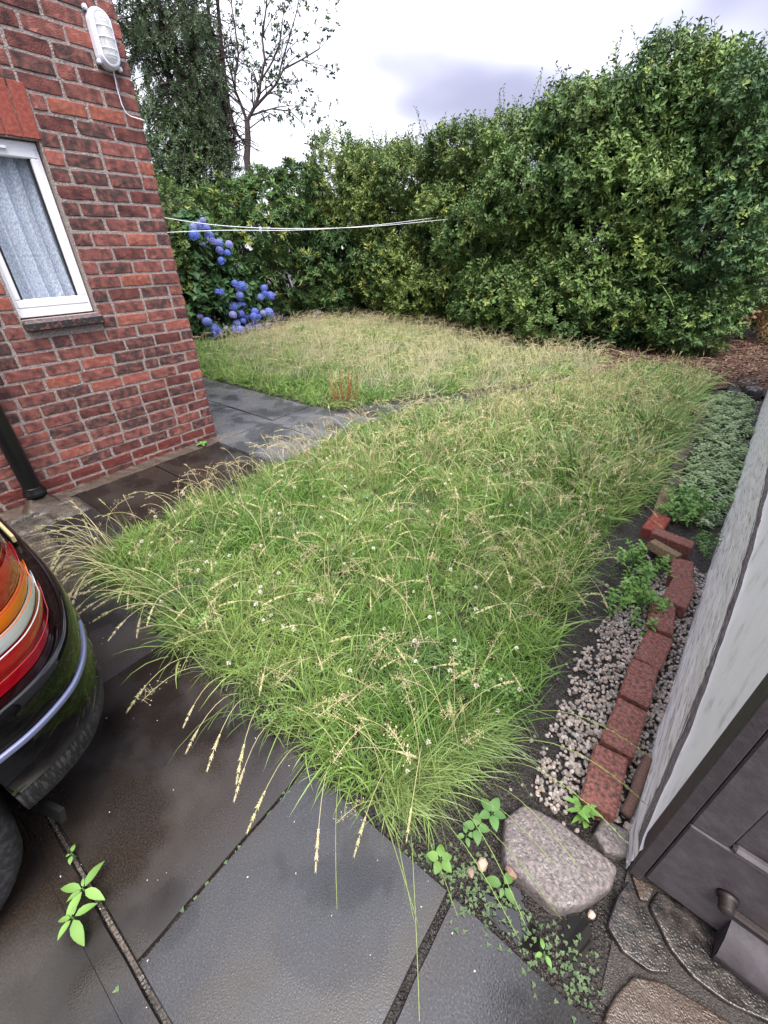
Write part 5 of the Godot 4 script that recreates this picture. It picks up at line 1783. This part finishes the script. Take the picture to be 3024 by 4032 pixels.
func hydrangea() -> void:
	var r := RandomNumberGenerator.new()
	r.seed = 71
	var t := thing("hydrangea", "hydrangea bush with blue mophead flowers at the edge of the straw grass", "shrub", Vector3(5.5, 0, -8.3))
	var O := t.position
	var broad := []
	for i in 3:
		broad.append(sprig_mesh(r, 7, 0.14, 0.13, 0.085, 1.1))
	var blobs := [E(5.6, 0.55, -8.35, 0.95, 0.65, 0.42), E(5.3, 1.2, -8.4, 0.55, 0.75, 0.40), E(5.0, 0.4, -8.2, 0.45, 0.5, 0.35)]
	var bag := foliage_on(r, blobs, 520, broad, [Color(0.03, 0.075, 0.03), Color(0.055, 0.12, 0.045), Color(0.09, 0.16, 0.05)])
	for i in bag.xf.size():
		for j in bag.xf[i].size():
			bag.xf[i][j].origin -= O
	empty_bag(bag, "foliage", M.foliage, t)
	var heads := []
	for i in 3:
		var b := MB.new()
		for j in 90:
			var y := 1.0 - (j + 0.5) / 90.0 * 1.75
			var a := j * 2.39996
			var q := sqrt(maxf(0.0, 1.0 - y * y))
			var d := Vector3(q * cos(a), y * 0.9, q * sin(a))
			var s := d.cross(Vector3(0.2, 1, 0.1)).normalized()
			var u := d.cross(s).normalized()
			var ph := r.randf() * TAU
			var tone := r.randf_range(0.75, 1.2)
			b.col = Color(tone * r.randf_range(0.85, 1.25), tone * r.randf_range(0.9, 1.1), tone)
			var c := d * r.randf_range(0.88, 0.98)
			for p in 4:
				var w := ph + p * PI / 2
				var e := s * cos(w) + u * sin(w)
				var g := s * cos(w + PI / 2) + u * sin(w + PI / 2)
				var m := c + e * 0.10 + d * 0.015
				b.ftri(c, m + g * 0.075, c + e * 0.19 + d * 0.03, Vector3.ZERO)
				b.ftri(c, c + e * 0.19 + d * 0.03, m - g * 0.075, Vector3.ZERO)
		heads.append(b.mesh())
	var core := MB.new()
	core.lathe([[0.0, 0.8], [0.5, 0.65], [0.8, 0.2], [0.8, -0.3], [0.5, -0.6], [0.0, -0.7]], Vector3.ZERO, Vector3.UP, 12, Vector3.RIGHT)
	var blues := []
	for q in [[0.14, 0.20, 0.64], [0.20, 0.25, 0.66], [0.30, 0.31, 0.64], [0.12, 0.19, 0.68]]:
		var m := mat("mophead_%d" % blues.size(), {"c": Color(q[0], q[1], q[2]).linear_to_srgb(), "vc": true, "r": 0.7, "back": grey(0.45), "spec": 0.3})
		blues.append(m)
	var HEADS := [[5.11,1.84,-7.84,0.089],[4.91,1.69,-7.80,0.095],[4.99,1.81,-7.90,0.068],[5.23,1.68,-7.85,0.083],[5.14,1.79,-7.76,0.072],[5.10,1.90,-7.75,0.053],[5.14,1.55,-7.94,0.044],[5.33,1.60,-7.92,0.067],[5.48,1.58,-7.96,0.072],[5.62,1.55,-7.86,0.077],[5.46,1.46,-7.96,0.077],[5.55,1.42,-7.86,0.064],[5.35,1.30,-7.81,0.068],[5.24,0.78,-7.90,0.098],[5.56,0.92,-7.81,0.071],[5.73,0.86,-7.83,0.101],[5.73,0.80,-7.96,0.073],[5.64,0.70,-7.84,0.087],[5.49,0.51,-7.91,0.109],[5.67,0.53,-7.87,0.088],[5.28,0.56,-7.90,0.033],[5.38,0.39,-7.80,0.082],[5.60,0.38,-7.86,0.083],[5.78,0.31,-7.93,0.075],[5.62,0.25,-7.84,0.067],[6.22,0.80,-7.78,0.075],[6.19,0.63,-7.90,0.076],[6.32,0.68,-7.92,0.072],[6.44,0.64,-7.88,0.093],[5.87,0.40,-7.75,0.080],[5.82,0.32,-7.74,0.085],[5.99,0.29,-7.81,0.061],[6.07,0.35,-7.75,0.071],[6.25,0.35,-7.77,0.098],[5.91,0.20,-7.88,0.071],[4.77,0.41,-7.95,0.069],[4.80,0.33,-7.81,0.096],[4.93,0.19,-7.84,0.106],[5.02,0.12,-7.88,0.096],[4.85,0.13,-7.92,0.080],[4.94,0.09,-7.87,0.086],[5.21,0.16,-7.86,0.048],[5.23,0.12,-7.91,0.049],[5.37,0.13,-7.90,0.093],[5.47,0.21,-7.86,0.084],[5.46,0.11,-7.76,0.089],[5.36,0.10,-7.83,0.059],[5.74,0.10,-7.90,0.071],[5.89,0.12,-7.90,0.077],[6.00,0.09,-7.86,0.078],[6.28,0.09,-7.92,0.058],[5.86,0.08,-7.92,0.057]]
	var cm := core.mesh()
	var stems := MB.new()
	for i in HEADS.size():
		var q = HEADS[i]
		var p := Vector3(q[0], q[1], q[2]) - O
		var mop := part("flower_head", heads[i % 3], blues[r.randi() % 4], t, Transform3D(Basis.from_euler(Vector3(r.randf_range(-0.2, 0.8), r.randf() * TAU, 0)).scaled(Vector3.ONE * q[3]), p))
		stems.tube([p, p + Vector3(0, -q[1] * 0.3, -0.25), Vector3(r.randf_range(-0.4, 0.4), 0, r.randf_range(-0.2, 0.2))], [0.004, 0.006, 0.009], 4, false)
	part("stems", stems.mesh(), M.bark_dark, t)

func branch(b: MB, r: RandomNumberGenerator, p: Vector3, d: Vector3, length: float, rad: float, depth: int, tips: Array, bend: Vector3) -> void:
	var pts := [p]
	var rads := [rad]
	var n := 4
	for i in n:
		d = (d + Vector3(r.randfn(), r.randfn(), r.randfn()) * 0.16 + bend).normalized()
		p += d * length / n
		pts.append(p)
		rads.append(rad * (1.0 - 0.5 * (i + 1) / n))
		if depth > 0 and i > 0:
			var side := d.cross(Vector3(r.randfn(), r.randfn(), r.randfn())).normalized()
			branch(b, r, p, (d * 0.75 + side * 0.8).normalized(), length * r.randf_range(0.5, 0.75), rads[-1] * 0.65, depth - 1, tips, bend)
		if depth <= 1:
			tips.append([p, d])
	b.tube(pts, rads, 4 if depth < 2 else 6, false)

func P3(a: Array) -> Vector3:
	return Vector3(a[0], a[1], a[2])

func trees() -> void:
	var r := RandomNumberGenerator.new()
	r.seed = 909
	# open, thinly leaved tree
	var t := thing("bare_tree", "thinly leaved tree with open dark branches against the sky", "tree", Vector3(9.95, 0, -12.5))
	var O := t.position
	var L := [
		[[9.95, 0.0, -12.5], [10.0, 2.0, -12.5], [10.01, 3.62, -12.48], [10.10, 4.08, -12.41], [10.13, 4.45, -12.38]],
		[[10.13, 4.45, -12.38], [10.05, 4.79, -12.45], [9.98, 5.06, -12.51], [10.01, 5.32, -12.48], [10.09, 5.54, -12.42]],
		[[9.98, 5.06, -12.51], [9.95, 5.36, -12.53], [9.90, 5.62, -12.57], [9.81, 5.90, -12.64], [9.68, 6.05, -12.74]],
		[[10.01, 5.32, -12.48], [10.14, 5.72, -12.38], [10.15, 6.21, -12.37], [10.14, 6.60, -12.38], [10.16, 6.98, -12.36]],
		[[10.13, 4.45, -12.38], [10.30, 4.71, -12.24], [10.45, 4.99, -12.12], [10.51, 5.26, -12.06], [10.64, 5.66, -11.95], [10.64, 6.08, -11.95], [10.77, 6.58, -11.83], [10.87, 7.04, -11.74]],
		[[10.30, 4.71, -12.24], [10.59, 5.00, -11.99], [10.82, 5.23, -11.78], [10.98, 5.51, -11.64], [11.33, 5.70, -11.30], [11.68, 5.92, -10.94]],
		[[10.82, 5.23, -11.78], [10.98, 5.68, -11.64], [11.15, 6.11, -11.48], [11.31, 6.53, -11.32], [11.43, 7.00, -11.20]],
		[[10.21, 4.56, -12.32], [10.50, 4.67, -12.07], [10.79, 4.76, -11.81], [11.03, 4.80, -11.59]],
		[[10.70, 4.72, -11.90], [11.02, 4.69, -11.60], [11.23, 4.48, -11.40], [11.35, 4.36, -11.27]],
		[[10.15, 4.29, -12.37], [10.38, 4.46, -12.17], [10.64, 4.63, -11.95]],
		[[10.51, 5.26, -12.06], [10.80, 5.67, -11.80], [10.97, 6.02, -11.65], [11.08, 6.51, -11.55], [11.19, 6.99, -11.44]]]
	var trunk := MB.new()
	var tips := []
	for i in L.size():
		var pts := []
		for q in L[i]:
			pts.append(P3(q) - O)
		var r0: float = [0.11, 0.045, 0.028, 0.030, 0.046, 0.038, 0.025, 0.025, 0.018, 0.018, 0.025][i]
		var rads := []
		for j in pts.size():
			rads.append(r0 * (1.0 - (0.35 if i == 0 else 0.65) * j / (pts.size() - 1)))
		trunk.tube(pts, rads, 8, false)
		if i > 0:
			for j in range(1, pts.size()):
				for m in 3:
					var d: Vector3 = (pts[j] - pts[j - 1]).normalized()
					var s := d.cross(Vector3(r.randfn(), r.randfn(), r.randfn())).normalized()
					branch(trunk, r, pts[j], (d * 0.7 + s * 0.75 + Vector3(0, 0.25, 0)).normalized(), r.randf_range(0.45, 0.95), rads[j] * 0.5, 1, tips, Vector3(0, -0.03, 0))
	part("trunk", trunk.mesh(), M.bark, t)
	var sp := []
	for i in 2:
		sp.append(sprig_mesh(r, 5, 0.05, 0.095, 0.055, 1.0))
	var bag := Bag.new(sp)
	for q in tips:
		if r.randf() < 0.24:
			var ax: Vector3 = (q[1] + Vector3(r.randfn(), r.randfn() - 0.3, r.randfn()) * 0.6).normalized()
			var x := ax.cross(Vector3(r.randfn(), r.randfn(), r.randfn())).normalized()
			bag.put(r.randi() % 2, Transform3D(Basis(x, ax, x.cross(ax)).scaled(Vector3.ONE * r.randf_range(0.7, 1.3)), q[0]), Color(0.05, 0.09, 0.045) * r.randf_range(0.8, 1.3))
	empty_bag(bag, "crown", M.foliage, t)
	# dense ivy-covered tree behind the house corner
	var v := thing("ivy_tree", "dense ivy covered tree with hanging foliage behind the house corner", "tree", Vector3(7.2, 0, -11.0))
	O = v.position
	var LI := [
		[[7.2, 0.0, -11.0], [7.1, 1.2, -10.95], [7.06, 2.47, -10.91], [7.27, 3.31, -10.78], [7.28, 4.15, -10.77], [7.26, 4.78, -10.79], [7.13, 5.35, -10.87], [7.09, 6.3, -10.90]],
		[[7.27, 3.31, -10.78], [7.65, 4.10, -10.51], [7.83, 4.69, -10.38], [7.85, 5.23, -10.36], [7.92, 6.2, -10.31]],
		[[7.2, 0.5, -11.0], [7.54, 2.74, -10.59], [7.76, 3.58, -10.43], [7.94, 4.20, -10.29], [7.98, 4.91, -10.26], [8.05, 5.9, -10.21]],
		[[7.28, 4.15, -10.77], [7.02, 4.56, -10.94], [6.91, 5.01, -11.01], [6.80, 5.9, -11.08]],
		[[7.5, 2.0, -10.6], [7.88, 3.34, -10.34], [8.01, 3.74, -10.24], [7.98, 3.97, -10.26], [7.89, 4.34, -10.33]]]
	var tk := MB.new()
	tips = []
	for i in LI.size():
		var pts := []
		for q in LI[i]:
			pts.append(P3(q) - O)
		var r0: float = [0.16, 0.08, 0.10, 0.06, 0.05][i]
		var rads := []
		for j in pts.size():
			rads.append(r0 * (1.0 - 0.7 * j / (pts.size() - 1)))
		tk.tube(pts, rads, 8, false)
		for j in range(2, pts.size()):
			for m in 18:
				var s := (Vector3(r.randfn(), r.randfn() * 0.5 + 0.2, r.randfn()) + Vector3(-0.45, 0, -0.5)).normalized()
				branch(tk, r, pts[j] + Vector3(0, r.randf_range(-0.3, 0.3), 0), s, r.randf_range(0.45, 0.95), rads[j] * 0.35, 1, tips, Vector3(0, -0.10, 0))
	part("trunk", tk.mesh(), M.bark_dark, v)
	var ivy := []
	for i in 3:
		ivy.append(sprig_mesh(r, 16, 0.24, 0.058, 0.028, 0.8))
	var low := foliage_on(r, [E(6.3, 1.6, -11.3, 1.0, 1.9, 0.9), E(7.0, 2.2, -10.9, 1.0, 1.5, 0.8), E(7.4, 2.5, -10.6, 0.7, 1.2, 0.7), E(6.5, 3.2, -11.2, 0.8, 0.9, 0.8), E(7.3, 3.4, -10.7, 0.5, 0.7, 0.5), E(5.6, 2.4, -11.8, 0.9, 2.2, 0.8)], 4600, ivy, [Color(0.07, 0.12, 0.058), Color(0.13, 0.195, 0.09), Color(0.19, 0.26, 0.10)], {"up": 0.1})
	for i in low.xf.size():
		for j in low.xf[i].size():
			low.xf[i][j].origin -= O
	for q in tips:
		if (O.x + q[0].x) / -(O.z + q[0].z) < 0.755 + r.randf() * 0.02:
			var ax: Vector3 = (q[1] * 0.5 + Vector3(r.randfn() * 0.35, -0.7, r.randfn() * 0.35)).normalized()
			var x := ax.cross(Vector3(r.randfn(), r.randfn(), r.randfn())).normalized()
			low.put(r.randi() % 3, Transform3D(Basis(x, ax, x.cross(ax)).scaled(Vector3.ONE * r.randf_range(0.7, 1.2)), q[0]), Color(0.14, 0.20, 0.12) * r.randf_range(0.7, 1.3))
	empty_bag(low, "crown", M.foliage, v)

func clothes_lines() -> void:
	var A := [[1.984, 1.70, -3.60], [2.507, 1.661, -3.66], [3.211, 1.652, -3.75], [4.188, 1.675, -3.90], [5.472, 1.735, -4.139], [7.75, 1.877, -4.588], [8.6, 1.93, -4.75]]
	var B := [[1.984, 1.60, -3.66], [2.63, 1.627, -3.72], [3.591, 1.647, -3.90], [4.816, 1.702, -4.17], [6.158, 1.788, -4.483], [7.75, 1.907, -4.876], [8.6, 1.97, -5.1]]
	for i in 2:
		var c := Curve3D.new()
		for q in [A, B][i]:
			c.add_point(P3(q))
		var raw := [A, B][i] as Array
		var pts := []
		for j in raw.size() - 1:
			var a := P3(raw[maxi(j - 1, 0)])
			var b := P3(raw[j])
			var d := P3(raw[j + 1])
			var e := P3(raw[mini(j + 2, raw.size() - 1)])
			for m in 6:
				pts.append(b.cubic_interpolate(d, a, e, m / 6.0))
		pts.append(P3(raw[-1]))
		var m := MB.new()
		m.tube(pts, [0.0032], 6)
		single("clothes_line", m.mesh(), M.cord, ["white clothes line, the one starting higher at the house wall", "white clothes line, the one starting lower at the house wall"][i], "clothes line", Vector3.ZERO, "clothes lines strung from house to hedge")

# ---------------------------------------------------------------- weeds and ground cover
func broad_leaf(b: MB, at: Vector3, d: Vector3, length: float, width: float, droop: float) -> void:
	# curved leaf blade with a raised midrib, 4 cross rows
	var s := d.cross(Vector3.UP).normalized()
	var rows := []
	var p := at
	var dir := d.normalized()
	for i in 6:
		var t := i / 5.0
		var w := width * 0.5 * sin(PI * pow(t, 0.75) * 0.96 + 0.06)
		var n := s.cross(dir).normalized()
		rows.append([b.vert(p - s * w + n * w * 0.25), b.vert(p), b.vert(p + s * w + n * w * 0.25)])
		dir = (dir + Vector3(0, -droop / 5.0, 0)).normalized()
		p += dir * length / 5.0
	for i in 5:
		b.quad(rows[i][0], rows[i][1], rows[i + 1][1], rows[i + 1][0])
		b.quad(rows[i][1], rows[i][2], rows[i + 1][2], rows[i + 1][1])

func rosette(called: String, label: String, at: Vector3, leaves: Array, width: float, tone: Color, r: RandomNumberGenerator, group := "") -> Node3D:
	# leaves: [angle, length, rise]
	var t := thing(called, label, "weed", at, group)
	for q in leaves:
		q[1] *= 0.8
		var b := MB.new()
		b.col = tone * r.randf_range(0.85, 1.2)
		var d := Vector3(cos(q[0]), q[2], -sin(q[0])).normalized()
		broad_leaf(b, Vector3(0, 0.012, 0) + d * 0.006, d, q[1], q[1] * width, 0.9)
		part("leaf", b.mesh(), M.foliage_matt, t)
	var st := MB.new()
	st.col = tone * 0.8
	st.tube([Vector3(0, -0.01, 0), Vector3(0, 0.02, 0)], [0.003, 0.002], 5)
	part("stem", st.mesh(), M.foliage, t)
	return t

func small_plants() -> void:
	var r := RandomNumberGenerator.new()
	r.seed = 246
	var fresh := Color(0.135, 0.255, 0.060)
	rosette("paving_weed", "bright green weed with pointed leaves growing in the paving joint", Vector3(-0.172, 0.03, -0.905), [[2.2, 0.075, 0.5], [0.4, 0.080, 0.35], [-1.2, 0.078, 0.2], [3.6, 0.082, 0.25], [2.9, 0.045, 0.4], [1.2, 0.03, 0.5]], 0.36, fresh, r)
	rosette("paving_weed", "smaller bright green weed just below the larger one in the paving joint", Vector3(-0.214, 0.025, -0.868), [[-0.3, 0.062, 0.3], [-1.7, 0.085, 0.1], [3.4, 0.050, 0.3], [2.4, 0.040, 0.4], [0.9, 0.035, 0.5]], 0.40, fresh * 0.95, r)
	rosette("seedling", "tiny pale green seedling in the paving joint near the mud flap", Vector3(-0.160, 0.012, -1.028), [[1.0, 0.026, 0.4], [4.1, 0.026, 0.3], [2.6, 0.014, 0.4]], 0.6, fresh, r)
	rosette("wall_weed", "small green weed at the foot of the brick house corner", Vector3(1.79, 0.01, -3.405), [[0.2, 0.07, 0.6], [1.6, 0.06, 0.8], [3.0, 0.07, 0.6], [4.4, 0.06, 0.5], [5.5, 0.05, 0.7]], 0.5, Color(0.10, 0.22, 0.05), r)
	rosette("soil_weed", "plantain like weed with three rounded leaves by the puddle", Vector3(0.522, 0.01, -0.005), [[1.9, 0.060, 0.3], [-0.2, 0.055, 0.2], [-1.9, 0.050, 0.1], [3.3, 0.03, 0.3]], 0.55, Color(0.085, 0.17, 0.045), r)
	rosette("soil_weed", "crinkled bright weed at the edge of the grey paving slab", Vector3(0.468, 0.01, -0.172), [[0.5, 0.042, 0.5], [1.9, 0.045, 0.5], [3.3, 0.042, 0.5], [4.6, 0.045, 0.4], [5.6, 0.04, 0.4]], 0.75, Color(0.10, 0.19, 0.045), r)
	rosette("soil_weed", "round leaved seedling on the soil under the overhanging grass", Vector3(0.60, 0.01, -0.125), [[0.4, 0.045, 0.6], [2.0, 0.045, 0.6], [3.7, 0.05, 0.5], [5.2, 0.045, 0.5]], 0.7, Color(0.07, 0.15, 0.045), r)
	rosette("soil_weed", "larger round leaved weed beside the pale boulder", Vector3(0.66, 0.015, -0.105), [[0.0, 0.06, 0.6], [1.2, 0.055, 0.7], [2.5, 0.05, 0.6], [3.9, 0.055, 0.5], [5.1, 0.05, 0.5]], 0.65, Color(0.07, 0.155, 0.045), r)
	rosette("soil_weed", "four leaved seedling in the middle of the bare soil", Vector3(0.565, 0.008, -0.14), [[0.7, 0.03, 0.4], [2.3, 0.03, 0.4], [3.9, 0.03, 0.4], [5.4, 0.03, 0.4]], 0.6, Color(0.08, 0.16, 0.045), r)
	rosette("soil_weed", "little bright seedling on the dark soil below the puddle", Vector3(0.462, 0.008, 0.128), [[0.6, 0.028, 0.4], [2.5, 0.025, 0.4], [4.2, 0.03, 0.3]], 0.5, fresh * 0.8, r)
	# bushier weed by the end of the first brick
	var bw := thing("brick_weed", "bushy bright green weed at the near end of the edging bricks", "weed", Vector3(0.832, 0, 0.115))
	for i in 22:
		var b := MB.new()
		b.col = Color(0.10, 0.20, 0.045) * r.randf_range(0.8, 1.35)
		var a := r.randf() * TAU
		var d := Vector3(cos(a), r.randf_range(0.3, 1.3), sin(a)).normalized()
		broad_leaf(b, Vector3(r.randf_range(-0.02, 0.02), r.randf_range(0.01, 0.05), r.randf_range(-0.02, 0.02)), d, r.randf_range(0.025, 0.055), r.randf_range(0.011, 0.02), 0.8)
		part("leaf", b.mesh(), M.foliage, bw)
	# leafy weeds spilling over the gravel and the bed
	var spr := []
	for i in 4:
		var b := MB.new()
		var n := 7
		for j in n:
			var t := (j + 0.6) / n
			for s in [0.0, PI]:
				b.col = Color(1, 1, 1) * r.randf_range(0.75, 1.25)
				var a: float = s + j * PI / 2 + r.randf_range(-0.3, 0.3)
				broad_leaf(b, Vector3(0, 0.15 * t, 0), Vector3(cos(a), 0.45, sin(a)), 0.045 * (1.15 - 0.55 * t) * r.randf_range(0.8, 1.2), 0.018, 0.7)
		b.col = Color(0.9, 1, 0.7)
		b.tube([Vector3(0, -0.02, 0), Vector3(0.004, 0.08, 0), Vector3(0, 0.155, 0)], [0.0018, 0.0015, 0.001], 4, false)
		spr.append(b.mesh())
	for q in [[1.92, 0.045, 0.13, 30, 0.10, "light green leafy weed spilling over the gravel between lawn and bricks"], [2.24, 0.02, 0.12, 18, 0.11, "leafy weed between the lawn and the brick on edge"], [2.62, 0.30, 0.08, 14, 0.07, "low leafy weed between the brick on edge and the garage plinth"], [2.98, 0.16, 0.12, 28, 0.12, "tall leafy clump in front of the ground cover beside the pinkish brick"]]:
		var w := thing("leafy_weed", q[5], "weed", Vector3(q[0], 0, q[1]))
		var bag := Bag.new(spr)
		for i in q[3]:
			var o := Vector3(r.randfn() * q[2] * 0.8, r.randf_range(0.0, 0.05), r.randfn() * q[2] * 0.5)
			bag.put(r.randi() % 4, Transform3D((Basis(Vector3(r.randfn(), 0, r.randfn()).normalized(), r.randf_range(0.1, 0.9)) * Basis(Vector3.UP, r.randf() * TAU)).scaled(Vector3.ONE * r.randf_range(0.6, 1.2) * q[4] / 0.12), o), Color(0.085, 0.19, 0.045).lerp(Color(0.16, 0.29, 0.07), r.randf()))
		empty_bag(bag, "leaf_sprays", M.foliage, w)
	# low pale ground cover along the garage
	var gc := thing("ground_cover", "low pale green ground cover leaves along the garage wall", "ground cover", Vector3.ZERO, "", "stuff")
	var bg := Bag.new(spr)
	var bed := PackedVector2Array(V([2.85, 0.10, 3.3, 0.09, 4.4, 0.10, 6.1, 0.12, 6.2, 0.46, 5.0, 0.47, 4.0, 0.42, 3.2, 0.37, 2.95, 0.33]))
	for p in scatter(r, bed, 1250.0):
		if N1.get_noise_2d(p.x * 3.0, p.y * 9.0) < -0.12:
			continue
		bg.put(r.randi() % 4, Transform3D((Basis(Vector3(r.randfn(), 0, r.randfn()).normalized(), r.randf_range(0.0, 0.7)) * Basis(Vector3.UP, r.randf() * TAU)).scaled(Vector3(1, 0.45, 1) * r.randf_range(0.6, 1.1)), Vector3(p.x, 0, p.y)), Color(0.16, 0.25, 0.11).lerp(Color(0.30, 0.38, 0.22), r.randf()))
	empty_bag(bg, "leaf_sprays", M.foliage_matt, gc)
	# moss and liverwort cushions on the wet soil and in the joints
	var ms := thing("moss", "patchy green moss and liverwort on the wet soil beside the paving", "moss", Vector3.ZERO, "", "stuff")
	var mb := MB.new()
	for i in 9:
		var a := i * 2.4
		mb.col = Color(1, 1, 1) * r.randf_range(0.7, 1.25)
		broad_leaf(mb, Vector3(0, 0.05 * i, 0), Vector3(cos(a), 0.5, sin(a)), r.randf_range(0.5, 1.1), 0.55, 0.6)
	var bm := Bag.new([mb.mesh()])
	for q in [[0.46, -0.06, 0.035, 0.06, 90], [0.50, -0.10, 0.04, 0.03, 50], [0.47, 0.10, 0.035, 0.06, 90], [0.52, 0.22, 0.05, 0.03, 26], [0.48, 0.20, 0.02, 0.03, 20], [0.455, -0.2, 0.02, 0.06, 50], [0.46, -2.35, 0.03, 0.12, 160], [0.1, -0.668, 0.12, 0.004, 14]]:
		for i in q[4]:
			bm.put(0, Transform3D(spin(r, 0.3).scaled(Vector3.ONE * r.randf_range(0.004, 0.009)), Vector3(q[0] + r.randfn() * q[2], -0.004, q[1] + r.randfn() * q[3])), Color(0.055, 0.095, 0.042).lerp(Color(0.10, 0.15, 0.07), r.randf()))
	empty_bag(bm, "cushions", M.foliage_matt, ms)
	# dead leaves and bark on the mulch
	var lt := thing("leaf_litter", "brown dead leaves and bark chips scattered under the hedge", "leaf litter", Vector3.ZERO, "", "stuff")
	var lb := MB.new()
	for i in 5:
		lb.col = Color(1, 1, 1) * r.randf_range(0.6, 1.3)
		var a := i * 1.3
		leaf(lb, Vector3(cos(a) * 0.03, 0.004 * i, sin(a) * 0.03), Vector3(cos(a * 2.0), r.randf_range(-0.1, 0.3), sin(a * 2.0)).normalized(), Vector3.UP, 0.05, 0.026, 0.006)
	var bl := Bag.new([lb.mesh()])
	for p in scatter(r, PackedVector2Array(V([6.5, 0.3, 6.6, -0.9, 7.0, -1.9, 7.3, -3.2, 8.4, -3.0, 9.2, -0.2, 10.5, 0.2, 11.0, 1.6, 7.0, 1.6])), 190.0):
		bl.put(0, Transform3D(spin(r, 0.5).scaled(Vector3.ONE * r.randf_range(0.6, 1.3)), Vector3(p.x, 0.02 + r.randf() * 0.02, p.y)), Color(0.20, 0.12, 0.085).lerp(Color(0.10, 0.06, 0.045), r.randf()))
	empty_bag(bl, "dead_leaves", M.foliage_matt, lt)
	# pale petals and bits blown onto the wet paving
	var pt := thing("fallen_petals", "tiny pale petals and seeds scattered on the wet paving slabs", "petals", Vector3.ZERO, "", "stuff")
	var pm := MB.new()
	pm.fquad(Vector3(-1, 0, -0.5), Vector3(0, 0.15, -0.8), Vector3(1, 0.05, 0.4), Vector3(-0.2, 0.2, 0.7), Vector3(0, -5, 0))
	var bp := Bag.new([pm.mesh()])
	for i in 120:
		var p := Vector2(r.randf_range(-0.5, 0.42), r.randf_range(-2.3, 0.5)) if i < 80 else Vector2(r.randf_range(0.8, 3.1), r.randf_range(-3.4, -2.6))
		bp.put(0, Transform3D(spin(r, 0.1).scaled(Vector3.ONE * r.randf_range(0.0012, 0.0032)), Vector3(p.x, 0.002, p.y)), Color(0.55, 0.52, 0.46) * r.randf_range(0.5, 1.1))
	empty_bag(bp, "petals", M.foliage_matt, pt)
	# rust coloured dock gone to seed at the far lawn's edge
	var dk := thing("dried_dock", "rust brown dried dock stalks at the edge of the far lawn", "plant", Vector3(3.42, 0, -3.17))
	for i in 34:
		var b := MB.new()
		b.col = Color(0.30, 0.13, 0.05) * r.randf_range(0.7, 1.3)
		var a := r.randf() * TAU
		var q := r.randf() * 0.14
		var h := r.randf_range(0.15, 0.42)
		var p := Vector3(cos(a) * q, 0, sin(a) * q)
		b.tube([p, p + Vector3(cos(a) * 0.02, h * 0.5, sin(a) * 0.02), p + Vector3(cos(a) * 0.06, h, sin(a) * 0.06)], [0.003, 0.0025, 0.0015], 3, false)
		for j in 14:
			var c := p + Vector3(cos(a) * 0.04, h * r.randf_range(0.4, 1.0), sin(a) * 0.04)
			leaf(b, c, Vector3(r.randfn(), r.randfn(), r.randfn()).normalized(), Vector3.UP, 0.012, 0.008, 0.001)
		part("stalk", b.mesh(), M.foliage_matt, dk)
	# reddish bracken beyond the hedge end
	var bkn := thing("dried_bracken", "rusty dried bracken beyond the hedge at the picture's edge", "plant", Vector3(10.4, 0, 0.95))
	var xs := []
	var cs := []
	for i in 120:
		xs.append(Transform3D(spin(r, 1.0).scaled(Vector3.ONE * r.randf_range(1.5, 3.0)), Vector3(r.randfn() * 0.35, r.randf_range(0.0, 0.45), r.randfn() * 0.3)))
		cs.append(Color(0.20, 0.11, 0.06).lerp(Color(0.28, 0.20, 0.11), r.randf()))
	copies("fronds", spr[0], M.foliage_matt, xs, cs, bkn)
